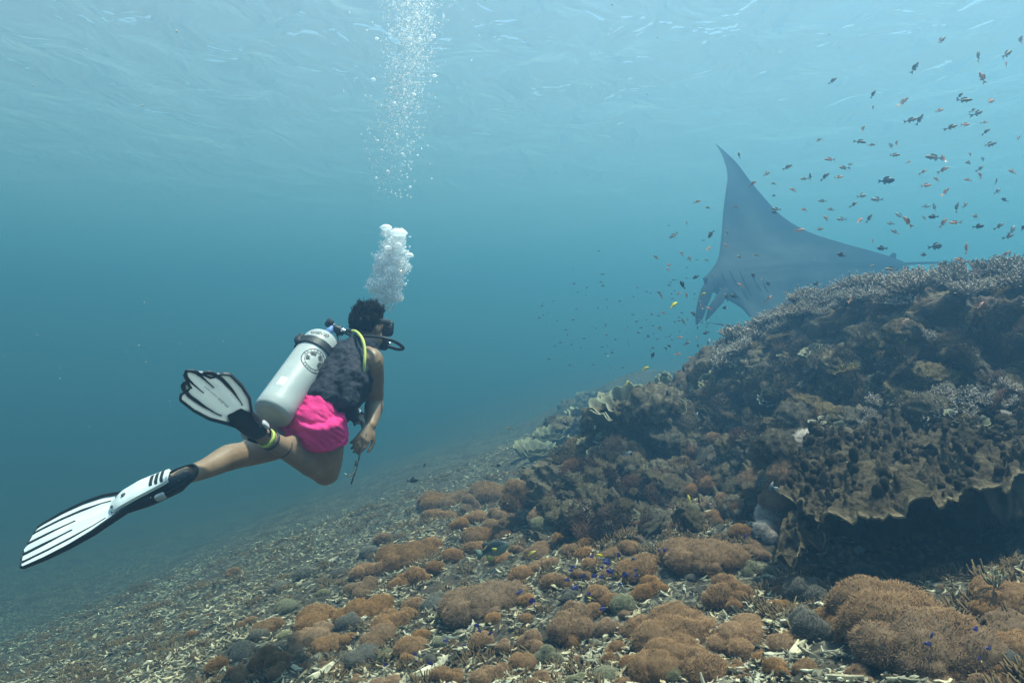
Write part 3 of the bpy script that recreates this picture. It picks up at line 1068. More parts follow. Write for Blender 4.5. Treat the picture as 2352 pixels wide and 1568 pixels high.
# thin strap and black bands round the right ankle
o = tube_part('ankle_cord', [lerp(R_AN, R_KN, 0.30) + (nrm(np.cross(R_KN - R_AN, [0, 0, 1])) * math.cos(a) + nrm(np.cross(np.cross(R_KN - R_AN, [0, 0, 1]), R_KN - R_AN)) * math.sin(a)) * 0.0415
                             for a in np.linspace(0, 2 * math.pi, 14)], 0.0035, m_black, None, 6, 40)
o.parent = PERSON; o.matrix_parent_inverse = Matrix.Translation(-PEL)


# ------------------------------------------------------------------ buoyancy vest
def make_vest():
    mb = MB()
    p = spline(np.array([PEL + SP * 0.085 + RT * 0.01, lerp(PEL, CHE, 0.45) + SP * 0.03, CHE - SP * 0.01, CHE + SP * 0.07, NECK - SP * 0.03]), 24)
    t = np.linspace(0, 1, 24)
    add_tube(mb, p, np.interp(t, [0, 0.25, 0.6, 0.85, 1], [0.165, 0.175, 0.185, 0.16, 0.09]),
             np.interp(t, [0, 0.25, 0.6, 0.85, 1], [0.118, 0.128, 0.135, 0.125, 0.08]), 28, up=BK)
    # the wrap-round bladder low on the right side, and over the right shoulder
    s0 = PEL + SP * 0.11 + RT * 0.145
    limb(mb, [s0 - SP * 0.03 - BK * 0.05, s0 + SP * 0.06 - BK * 0.02, s0 + SP * 0.16], [0.055, 0.075, 0.06], 12)
    s1 = PEL + SP * 0.12 - RT * 0.14
    limb(mb, [s1 - SP * 0.03 - BK * 0.05, s1 + SP * 0.06 - BK * 0.02, s1 + SP * 0.16], [0.055, 0.07, 0.06], 12)
    limb(mb, [CHE + RT * 0.11 + BK * 0.06, CHE + RT * 0.12 + SP * 0.10 + BK * 0.03, CHE + RT * 0.09 + SP * 0.10 - BK * 0.04], [0.05, 0.042, 0.036], 14)
    limb(mb, [CHE - RT * 0.11 + BK * 0.06, CHE - RT * 0.12 + SP * 0.10 + BK * 0.03, CHE - RT * 0.11 + SP * 0.10 - BK * 0.05, CHE - RT * 0.10 - BK * 0.10], [0.05, 0.045, 0.045, 0.05], 14)
    limb(mb, [PEL + SP * 0.16 + RT * 0.10, P(795, 935, 2.985), P(812, 958, 2.99)], [0.075, 0.052, 0.022], 12)
    # collar behind the neck
    limb(mb, [NECK - RT * 0.075 - SP * 0.02, NECK + BK * 0.065 - SP * 0.01, NECK + RT * 0.085 - SP * 0.02], [0.032, 0.036, 0.032], 12)
    me = remesh(mb, 0.007, 4, 0.5)
    v, n = co_of(me), nor_of(me)
    v = v + n * (0.007 * fbm(v * 11, 3, ridged=True) - 0.004 + 0.004 * fbm(v * 38, 2))[:, None]
    set_co(me, v)
    me.materials.append(m_vest)
    return me


VEST = empty('buoyancy_vest', tuple(CHE), label='black buoyancy vest worn on the diver behind the white tank', cat='dive vest')
wobj('jacket', make_vest(), VEST)


def part(o, parent):
    o.parent = parent
    o.matrix_parent_inverse = Matrix.Translation(-Vector(parent.location))
    return o


part(tube_part('toggle_cord', JJ((757, 862, 2.99), (762, 874, 2.98), (763, 892, 2.98)), [0.004, 0.003, 0.003], m_lime, None, 6, 16), VEST)
part(tube_part('webbing_strap', JJ((770, 905, 2.98), (800, 897, 2.985), (826, 893, 3.0)), 0.010, m_strap, None, 8, 16, rb=0.003, up=(0, -1, 0)), VEST)
part(tube_part('webbing_strap', JJ((768, 885, 2.985), (792, 884, 2.99), (826, 872, 3.01)), 0.008, m_strap, None, 8, 16, rb=0.003, up=(0, -1, 0)), VEST)
for k in range(4):                                       # worn grey print running down the pocket edge
    c = P(813, 915 + 9 * k, 2.985)
    mbx = MB()
    add_tube(mbx, np.array([c + [-0.007, 0, 0.004], c + [0.0, 0, 0.006], c + [0.007, 0, 0.0], c + [0.0, 0, -0.005 * (k % 2)]]), 0.0016, sides=5)
    part(mbx.build('print_mark', m_grey), VEST)
part(box_part('buckle', P(828, 893, 3.0), basis(BK), (0.013, 0.010, 0.006), m_grey, None), VEST)
# front lapel edge poking out past the right arm
lap = MB()
add_tube(lap, spline(JJ((868, 864, 3.42), (873, 872, 3.42), (875, 884, 3.42), (868, 884, 3.44)), 12), np.linspace(0.006, 0.010, 12), 0.006, 8)
part(lap.build('chest_flap', m_vest), VEST)

# ------------------------------------------------------------------ tank
TB, TT = P(623, 953, 2.83), P(752, 768, 3.20)            # bottom centre and crown
TA = nrm(TT - TB)
TL = np.linalg.norm(TT - TB)
TX = nrm(np.cross(TA, BK)); TY = np.cross(TX, TA)
TR = 0.083
TANK = empty('scuba_tank', tuple(TB), label='white aluminium scuba tank strapped on the diver\'s back', cat='scuba tank')


def lathe(prof, c, ax, sides=40, start=None):
    R = basis(ax)
    a = np.linspace(0, 2 * math.pi, sides, endpoint=False)
    v = []
    for z, r in prof:
        v.append(np.stack([np.cos(a) * r, np.sin(a) * r, np.full(sides, z)], 1))
    v = np.concatenate(v) @ R.T + c
    return v, grid_faces(len(prof), sides, wrap_v=True)


s = TL
prof = [(0.000, 0.010), (0.000, TR * 0.80), (0.004, TR * 0.93), (0.014, TR), (0.05, TR)] + [(z, TR) for z in np.linspace(0.1, s - 0.08, 6)]
for q in np.linspace(0, 1, 9)[1:]:
    prof.append((s - 0.08 + 0.07 * math.sin(q * math.pi / 2), TR * max(math.cos(q * math.pi / 2), 0.22) if q < 1 else TR * 0.22))
prof += [(s, 0.018), (s + 0.002, 0.004)]
mb = MB()
v, f = lathe(prof, TB, TA)
mb.add(v, f)
part(mb.build('cylinder', m_tank), TANK)
mb = MB(); v, f = lathe([(-0.0035, 0.001), (-0.0035, TR * 0.74), (-0.001, TR * 0.80), (0.003, TR * 0.82)], TB, TA); mb.add(v, f)
part(mb.build('base', m_tank_foot), TANK)
# valve and its knob
part(tube_part('valve', [TT + TA * 0.0, TT + TA * 0.03, TT + TA * 0.062], [0.017, 0.016, 0.015], m_chrome, None, 14, 8), TANK)
vk = P(757, 742, 3.22)
mb = MB(); v, f = lathe([(-0.016, 0.002), (-0.016, 0.016), (-0.008, 0.021), (0.012, 0.022), (0.018, 0.014), (0.018, 0.002)], vk, nrm([-0.75, -0.35, 0.5]), 12); mb.add(v, f)
part(mb.build('valve_knob', m_black, smooth=False), TANK)
part(tube_part('valve_stem', [vk, TT + TA * 0.045], 0.008, m_chrome, None, 10, 4), TANK)


def on_tank(z, ang, h=0.0):
    """Point on the tank wall: z along it, ang round it from the side that faces the camera's left."""
    return TB + TA * z + (TX * math.cos(ang) + TY * math.sin(ang)) * (TR + h)


# which angle faces the camera
mid = TB + TA * 0.3
tc = nrm(-mid)
ANG0 = math.atan2(np.dot(tc, TY), np.dot(tc, TX))


def tank_line(pts, r, h=0.0008):
    """pts: (s, t) in metres on the unrolled wall (s round, t along)."""
    return np.array([on_tank(t, ANG0 + q / TR, h) for q, t in pts])


SG = 1.0 if np.dot(np.cross(TA, tc), [1, 0, 0]) > 0 else -1.0   # so that +s runs to the right in the picture

# round printed emblem
EC = (-0.018, s * 0.565)
mb = MB()
for rad, w in ((0.058, 0.0019), (0.044, 0.0015)):
    th = np.linspace(0, 2 * math.pi, 60)
    a = np.array([on_tank(EC[1] + (rad - w) * math.sin(t), ANG0 + SG * (EC[0] + (rad - w) * math.cos(t)) / TR, 0.0008) for t in th])
    b = np.array([on_tank(EC[1] + (rad + w) * math.sin(t), ANG0 + SG * (EC[0] + (rad + w) * math.cos(t)) / TR, 0.0008) for t in th])
    mb.add(np.stack([a, b], 1).reshape(-1, 3), grid_faces(60, 2))
rr = np.random.default_rng(4)


def patch(mb, outline):
    """Flat printed patch from an outline in emblem coordinates."""
    c = np.mean(outline, axis=0)
    pts = [c] + list(outline)
    v = [on_tank(EC[1] + y, ANG0 + SG * (EC[0] + x) / TR, 0.0008) for x, y in pts]
    n = len(outline)
    mb.add(v, np.array([[0, 1 + k, 1 + (k + 1) % n] for k in range(n)]))


for a0, a1 in ((0.5, 1.35), (1.75, 2.5), (2.65, 3.6), (5.7, 6.5)):    # dark shapes inside the ring
    th = np.linspace(a0, a1, 9)
    outer = [(0.040 * math.cos(t), 0.040 * math.sin(t)) for t in th]
    inner = [((0.018 + 0.010 * rr.random()) * math.cos(t), (0.018 + 0.010 * rr.random()) * math.sin(t)) for t in th[::-1]]
    for k in range(8):
        patch(mb, [outer[k], outer[k + 1], inner[7 - k], inner[8 - k]])
part(mb.build('emblem', m_ink, smooth=False), TANK)


def text_mesh(txt, size):
    cu = bpy.data.curves.new('txt', 'FONT')
    cu.body = txt
    cu.size = size
    cu.align_x = 'CENTER'
    cu.align_y = 'CENTER'
    cu.resolution_u = 2
    o = bpy.data.objects.new('txt', cu)
    C.objects.link(o)
    bpy.context.view_layer.update()
    me = bpy.data.meshes.new_from_object(o.evaluated_get(bpy.context.evaluated_depsgraph_get()))
    bpy.data.objects.remove(o)
    v = co_of(me)
    f = [list(p.vertices) for p in me.polygons]
    bpy.data.meshes.remove(me)
    return v, f


def add_polys(mb, v, f):
    base = mb.n
    mb.add(v, np.zeros((0, 3), int))
    for q in f:
        mb.f.append(np.array([[x + base for x in q]])); mb.m.append(np.array([0]))


mb = MB()
for txt, a0, step, flip in (('MERICAN', 1.95, -0.30, 1), ('DIVERS', 4.05, 0.26, -1)):
    for k, ch in enumerate(txt):
        v, f = text_mesh(ch, 0.0135)
        a = a0 + step * k
        rot = a - math.pi / 2 if flip > 0 else a + math.pi / 2
        x = v[:, 0] * math.cos(rot) - v[:, 1] * math.sin(rot) + 0.051 * math.cos(a)
        y = v[:, 0] * math.sin(rot) + v[:, 1] * math.cos(rot) + 0.051 * math.sin(a)
        add_polys(mb, [on_tank(EC[1] + yy, ANG0 + SG * (EC[0] + xx) / TR, 0.0009) for xx, yy in zip(x, y)], f)
part(mb.build('emblem_lettering', m_ink, smooth=False), TANK)
# handwriting on the shoulder of the tank
mb = MB()
q = [(-0.01 + 0.085 * t + 0.004 * math.sin(t * 61), s - 0.075 - 0.012 * t + 0.008 * math.sin(t * 47) + 0.004 * math.sin(t * 90)) for t in np.linspace(0, 1, 90)]
add_tube(mb, np.array([on_tank(t, ANG0 + SG * x / TR, 0.0005) for x, t in q]), 0.0011, sides=4)
part(mb.build('handwriting', m_ink), TANK)
# worn sticker near the bottom
mb = MB()
gx, gy = np.meshgrid(np.linspace(0.028, 0.062, 6), np.linspace(0.10, 0.145, 6), indexing='ij')
mb.add([on_tank(y, ANG0 + SG * x / TR, 0.0007) for x, y in zip(gx.ravel(), gy.ravel())], grid_faces(6, 6))
part(mb.build('sticker', m_white), TANK)


def tank_ring(z, w, th, name, mat, a0=0, a1=2 * math.pi, tilt=0.0):
    n = 48
    A = np.linspace(a0, a1, n)
    v = []
    for a in A:
        zz = z + tilt * math.cos(a - ANG0)
        for dz, h in ((-w, 0.001), (-w, th), (w, th), (w, 0.001)):
            v.append(on_tank(zz + dz, a, h))
    return part(MB().add(v, grid_faces(n, 4, wrap_v=True)).build(name, mat, smooth=False), VEST)


tank_ring(s - 0.130, 0.019, 0.009, 'tank_band', m_black)
e0 = on_tank(s - 0.130, ANG0 - SG * 1.25, 0.012)
part(tube_part('band_lever', [e0, P(687, 787, 3.07), P(693, 768, 3.09)], [0.016, 0.016, 0.013], m_black, None, 10, 12, rb=0.005, up=(0, -1, 0)), VEST)

# ------------------------------------------------------------------ regulator
REG = empty('regulator', tuple(TT), label='breathing regulator with black and yellow hoses on the tank valve', cat='regulator')
FS = P(777, 757, 3.20)
mb = MB(); v, f = lathe([(-0.030, 0.004), (-0.028, 0.018), (-0.010, 0.022), (0.006, 0.022), (0.010, 0.017), (0.028, 0.017), (0.032, 0.004)], FS, nrm([-0.55, -0.5, 0.35]), 16); mb.add(v, f)
part(mb.build('first_stage', m_black), REG)
part(tube_part('port_fitting', JJ((786, 758, 3.19), (793, 760, 3.19), (800, 762, 3.19)), [0.011, 0.009, 0.009], m_chrome, None, 10, 8), REG)
part(tube_part('hose_guard', JJ((797, 761, 3.19), (806, 760, 3.18), (816, 760, 3.17)), [0.012, 0.011, 0.009], m_black, None, 10, 10), REG)
part(tube_part('yoke_cap', JJ((751, 768, 3.17), (757, 760, 3.17), (762, 752, 3.18)), [0.020, 0.018, 0.010], m_blue, None, 12, 10), REG)
part(tube_part('yellow_hose', JJ((808, 759, 3.18), (820, 763, 3.10), (832, 778, 3.03), (838, 803, 3.00), (837, 835, 2.98), (834, 865, 3.0), (834, 885, 3.04)), 0.0068, m_yellow_hose, None, 10, 50), REG)
part(tube_part('black_hose', JJ((790, 762, 3.20), (815, 772, 3.14), (850, 772, 3.05), (885, 777, 3.02), (912, 787, 3.06), (926, 799, 3.14), (915, 802, 3.22), (893, 796, 3.28)), 0.0078, m_black, None, 10, 60), REG)
part(tube_part('black_hose', JJ((775, 768, 3.2), (780, 785, 3.16), (778, 806, 3.12), (790, 830, 3.08)), 0.0065, m_black, None, 10, 30), REG)
SS = HEAD + HF * 0.125 - HU * 0.068
mb = MB(); v, f = lathe([(-0.026, 0.010), (-0.022, 0.022), (0.0, 0.034), (0.016, 0.033), (0.024, 0.022), (0.026, 0.003)], SS, HF, 24); mb.add(v, f)
part(mb.build('second_stage', m_black), REG)
part(tube_part('mouthpiece', [SS - HF * 0.02, SS - HF * 0.05], [0.014, 0.012], m_black, None, 10, 5), REG)
part(tube_part('swivel_joint', [SS + HS * 0.028, SS + HS * 0.048], [0.010, 0.009], m_chrome, None, 10, 5), REG)

# ------------------------------------------------------------------ mask
MASK = empty('diving_mask', tuple(HEAD), label='black diving mask on the diver\'s face', cat='diving mask')
part(box_part('skirt', HEAD + HF * 0.082 + HU * 0.012, HR, (0.076, 0.034, 0.050), m_black, None, 0.45), MASK)
part(box_part('frame', HEAD + HF * 0.108 + HU * 0.012, HR, (0.078, 0.012, 0.046), m_black, None, 0.35), MASK)
for sd in (-1, 1):
    part(box_part('lens', HEAD + HF * 0.117 + HU * 0.012 + HS * 0.037 * sd, HR, (0.030, 0.006, 0.032), m_glass, None, 0.4), MASK)
    part(box_part('strap_buckle', HEAD + HF * 0.075 + HU * 0.022 + HS * 0.079 * sd, HR, (0.006, 0.014, 0.010), m_chrome, None, 0.4), MASK)
th = np.linspace(0.18, math.pi - 0.18, 30)
sp = [HEAD + HU * (0.03 + 0.012 * math.sin(t)) + HS * 0.094 * math.cos(t) - HF * (0.112 * math.sin(t) - 0.06) for t in np.linspace(0, math.pi, 30)]
part(tube_part('strap', sp, 0.004, m_black, None, 8, 0, rb=0.013, up=tuple(HU)), MASK)

# ------------------------------------------------------------------ fins
def strip2(mb, pa, pb, mat=0):
    n = len(pa)
    mb.add(np.stack([pa, pb], 1).reshape(-1, 3), grid_faces(n, 2), mat)


def make_fin(name, heel, X, Y, label, L=0.66, W=0.205, blade_mat=None, sole_plate=True, lettering=False, bend=0.0, tipw=0.43, cut=0.022, pk=1.0, ws=1.0):
    """Fin in a local frame: x heel to tip, y across, z out of the face turned to the camera."""
    X = nrm(X)
    Y = nrm(np.asarray(Y, float) - X * np.dot(Y, X))
    Z = np.cross(X, Y)
    if np.dot(Z, -heel) < 0:
        Y = -Y; Z = -Z
    FR = np.stack([X, Y, Z], 1)
    root = empty(name, tuple(heel), label=label, cat='swim fin')

    def tow(p):
        p = np.asarray(p, float).reshape(-1, 3).copy()
        p[:, 2] += bend * np.clip(p[:, 0] - 0.25, 0, None) ** 2
        p[:, 0] = np.where(p[:, 0] < 0.2, p[:, 0] * pk, 0.2 * pk + (p[:, 0] - 0.2))
        p[:, 1:] *= ws
        return p @ FR.T + heel

    def halfw(x):
        t = (x - 0.20) / (L - 0.20)
        return np.interp(t, [0, 0.12, 0.3, 0.5, 0.7, 0.88, 0.95, 1.0], [0.040, 0.060, W * 0.42, W * 0.49, W / 2, W * (0.47 if tipw > 0.3 else 0.43), W * (0.46 if tipw > 0.3 else 0.36), W * tipw])

    nx, ny = 40, 15
    xs = np.linspace(0.20, L, nx)
    ys = np.linspace(-1, 1, ny)
    mb = MB()
    for sgn in (1, -1):
        v = []
        for x in xs:
            for y in ys:
                tipcut = cut * (y * y) * np.clip((x - L + 0.1) / 0.1, 0, 1)
                v.append((x - tipcut, y * halfw(x), sgn * 0.0022 + 0.0016 * math.cos(y * 9)))
        f = grid_faces(nx, ny)
        mb.add(tow(v), f if sgn > 0 else f[:, ::-1])
    e = []
    for x in xs: e.append((x, -1))
    # closing rim
    def rim(points):
        a = tow([(x, y, 0.0022 + 0.0016) for x, y in points]); b = tow([(x, y, -0.0022) for x, y in points])
        strip2(mb, a, b)
    rim([(x - cut * np.clip((x - L + 0.1) / 0.1, 0, 1), halfw(x)) for x in xs])
    rim([(x - cut * np.clip((x - L + 0.1) / 0.1, 0, 1), -halfw(x)) for x in xs])
    rim([(L - cut * y * y, y * halfw(L)) for y in ys])
    part(mb.build('blade', blade_mat), root)

    # side rails
    for sd in (-1, 1):
        q = [(x - cut * np.clip((x - L + 0.1) / 0.1, 0, 1), sd * (halfw(x) + 0.001), 0.0) for x in np.linspace(0.12, L - 0.004, 36)]
        mbr = MB(); add_tube(mbr, tow(q), np.linspace(0.0065, 0.004, 36), np.linspace(0.018, 0.008, 36), 8, up=Z)
        part(mbr.build('side_rail', m_black), root)
    # soft black channels running back from the tip
    for y0, x0, wd in ((-0.72, 0.29, 0.0085), (-0.26, 0.43, 0.0075), (0.26, 0.43, 0.0075), (0.72, 0.29, 0.0085)):
        xx = np.linspace(x0 - (0.07 if L < 0.55 else 0), L - 0.006, 26)
        w = wd * np.clip((xx - x0) / 0.12, 0.25, 1.0)
        pl = []
        for sgn in (1, -1):
            mbr = None
        mbr = MB()
        c = np.stack([xx - cut * y0 * y0 * np.clip((xx - L + 0.1) / 0.1, 0, 1), y0 * halfw(xx) * (0.80 + 0.20 * (xx - x0) / (L - x0)), np.zeros(26)], 1)
        add_tube(mbr, tow(c), w, 0.0062, 8, up=Z)
        part(mbr.build('channel', m_black), root)
    # scalloped dark tip
    mbr = MB()
    q = [(L - cut * y * y - 0.001 + 0.0018 * math.cos(y * 14), y * halfw(L), 0.0) for y in np.linspace(-1, 1, 41)]
    add_tube(mbr, tow(q), 0.0055, 0.0042, 8, up=Z)
    part(mbr.build('tip_edge', m_black), root)
    # foot pocket: hollow-looking black shell
    mbp = MB()
    cx = np.array([[-0.005, 0, -0.006], [0.04, 0, -0.010], [0.12, 0, -0.012], [0.20, 0, -0.008], [0.27, 0, -0.004]])
    pth = spline(cx, 18)
    add_tube(mbp, tow(pth), np.interp(np.linspace(0, 1, 18), [0, 0.2, 0.55, 0.85, 1], [0.030, 0.038, 0.048, 0.050, 0.036]),
             np.interp(np.linspace(0, 1, 18), [0, 0.2, 0.55, 0.85, 1], [0.030, 0.040, 0.036, 0.022, 0.010]), 18, up=Z)
    part(mbp.build('foot_pocket', m_black), root)
    if sole_plate:
        xs2 = np.linspace(0.030, 0.275, 20)
        top, bot, v = [], [], []
        for k, x in enumerate(xs2):
            t = (x - 0.030) / 0.245
            hw = np.interp(t, [0, 0.1, 0.5, 0.85, 0.95, 1], [0.030, 0.036, 0.045, 0.043, 0.034, 0.014])
            zt = np.interp(t, [0, 0.5, 0.8, 1], [0.047, 0.044, 0.034, 0.016])
            for y in np.linspace(-1, 1, 9):
                v.append((x, y * hw, zt - 0.008 * y ** 4))
        mbw = MB().add(tow(v), grid_faces(20, 9))
        v2 = np.array(v); v2[:, 2] -= 0.012
        mbw.add(tow(v2), grid_faces(20, 9)[:, ::-1])
        for j in (0, 8):
            a = [v[k * 9 + j] for k in range(20)]; b = [v2[k * 9 + j] for k in range(20)]
            strip2(mbw, tow(a), tow(b))
        for k in (0, 19):
            strip2(mbw, tow(v[k * 9:k * 9 + 9]), tow(v2[k * 9:k * 9 + 9]))
        plate = part(mbw.build('sole_plate', m_white), root)
        for k in range(3):
            mbs = MB()
            x = 0.048 + 0.021 * k
            vv = [(x + dx, y * 0.031, 0.0500 - 0.008 * y ** 4) for dx in (-0.0055, 0.0055) for y in np.linspace(-1, 1, 7)]
            v3 = np.array(vv); v3[:, 2] -= 0.008
            mbs.add(tow(vv), grid_faces(2, 7)); mbs.add(tow(v3), grid_faces(2, 7)[:, ::-1])
            strip2(mbs, tow(vv[:7]), tow(v3[:7])); strip2(mbs, tow(vv[7:]), tow(v3[7:]))
            o = mbs.build('tread_bar', m_black); o.parent = plate
        for x, y, r in ((0.205, 0.004, 0.0085), (0.255, 0.024, 0.0045), (0.248, -0.022, 0.0045)):
            mbs = MB(); vv, ff = lathe([(0, 0.0004), (0, r), (-0.006, r)], tow([(x, y, 0.0405 if x < 0.23 else 0.0275)])[0], Z, 14); mbs.add(vv, ff)
            o = mbs.build('drain_hole', m_ink); o.parent = plate
    # heel strap with buckles
    q = spline([(0.10, 0.050, -0.004), (0.03, 0.056, 0.000), (-0.045, 0.036, 0.004), (-0.062, 0, 0.006), (-0.045, -0.036, 0.004), (0.03, -0.056, 0.0), (0.10, -0.050, -0.004)], 40)
    mbs = MB(); add_tube(mbs, tow(q), 0.0035, 0.011, 8, up=Z)
    st = part(mbs.build('heel_strap', m_black), root)
    for sd in (-1, 1):
        o = box_part('buckle', tow([(0.075, 0.055 * sd, 0.0)])[0], FR, (0.020, 0.008, 0.014), m_grey, None, 0.5)
        part(o, root)
    if lettering:
        for txt, sz, x, y in (('mares', 0.026, 0.345, -0.004), ('avanti quattro', 0.013, 0.42, -0.004)):
            v, f = text_mesh(txt, sz)
            # read from the tip side
            pts = np.stack([x - v[:, 0] * 0.0 + v[:, 0] * -1.0, y - v[:, 1], np.full(len(v), 0.0052)], 1)
            mbt = MB(); add_polys(mbt, tow(pts), f)
            part(mbt.build('lettering', m_ink, smooth=False), root)
    return root, FR


# left fin, stretched out behind towards the camera; right fin, lifted on the bent leg
FIN_L, _ = make_fin('swim_fin', hl, FXL, np.array([0.35, -0.80, -0.48]), 'white fin with black channels on the stretched leg, lowest on the diver',
                    L=0.635, W=0.215, blade_mat=m_white, sole_plate=True, bend=-0.10)
FIN_R, _ = make_fin('swim_fin', hr, FXR, np.array([0.90, 0.05, 0.42]), 'grey-white fin with black channels on the bent leg beside the tank',
                    L=0.55, W=0.235, tipw=0.20, cut=0.075, pk=0.5, ws=0.84, blade_mat=m_grey_blade, sole_plate=False, lettering=True, bend=0.0)
part(tube_part('ankle_tag', [R_AN + (nrm(np.cross(R_KN - R_AN, [0, 0, 1])) * math.cos(a) + nrm(np.cross(np.cross(R_KN - R_AN, [0, 0, 1]), R_KN - R_AN)) * math.sin(a)) * 0.037 + (R_KN - R_AN) * 0.05
                             for a in np.linspace(0, 2 * math.pi, 14)], 0.003, m_lime, None, 6, 40, rb=0.010, up=tuple(nrm(R_KN - R_AN))), FIN_R)
part(tube_part('boot_cuff', [R_AN + (nrm(np.cross(R_KN - R_AN, [0, 0, 1])) * math.cos(a) + nrm(np.cross(np.cross(R_KN - R_AN, [0, 0, 1]), R_KN - R_AN)) * math.sin(a)) * 0.038 + (R_KN - R_AN) * 0.115
                             for a in np.linspace(0, 2 * math.pi, 14)], 0.004, m_black, None, 6, 40, rb=0.006, up=tuple(nrm(R_KN - R_AN))), FIN_R)

# ------------------------------------------------------------------ wrist watch and reef hook
WATCH = empty('wrist_watch', tuple(L_WR), label='steel wrist watch on the diver\'s far wrist', cat='watch')
ax = nrm(L_WR - L_EL)
u1 = nrm(np.cross(ax, [0, 0, 1])); u2 = np.cross(ax, u1)
wc = L_WR - ax * 0.02
part(tube_part('band', [wc + (u1 * math.cos(a) + u2 * math.sin(a)) * 0.031 for a in np.linspace(0, 2 * math.pi, 16)], 0.0035, m_black, None, 8, 40, rb=0.010, up=tuple(ax)), WATCH)
dz = nrm(-wc + np.array([0.3, 0, 0.6])); dz = nrm(dz - ax * np.dot(dz, ax))
mb = MB(); v, f = lathe([(-0.004, 0.002), (-0.004, 0.020), (0.006, 0.020), (0.008, 0.016), (0.008, 0.001)], wc + dz * 0.033, dz, 20); mb.add(v, f)
part(mb.build('case', m_chrome), WATCH)

HOOK = empty('reef_hook', tuple(P(836, 1004, 3.07)), label='steel reef hook hanging on a dark line from the diver\'s hand', cat='reef hook')
part(tube_part('line', JJ((842, 996, 3.08), (832, 1022, 3.06), (820, 1070, 3.05), (807, 1110, 3.05)), 0.0035, m_ink, None, 7, 40), HOOK)
part(tube_part('hook', JJ((819, 1062, 3.045), (816, 1076, 3.04), (810, 1087, 3.035), (802, 1091, 3.03), (795, 1090, 3.03), (791, 1086, 3.03)), [0.006, 0.006, 0.0058, 0.005, 0.004, 0.002], m_steel, None, 10, 40), HOOK)
part(tube_part('knot', JJ((820, 1060, 3.048), (818, 1068, 3.044)), [0.008, 0.008], m_ink, None, 8, 6), HOOK)
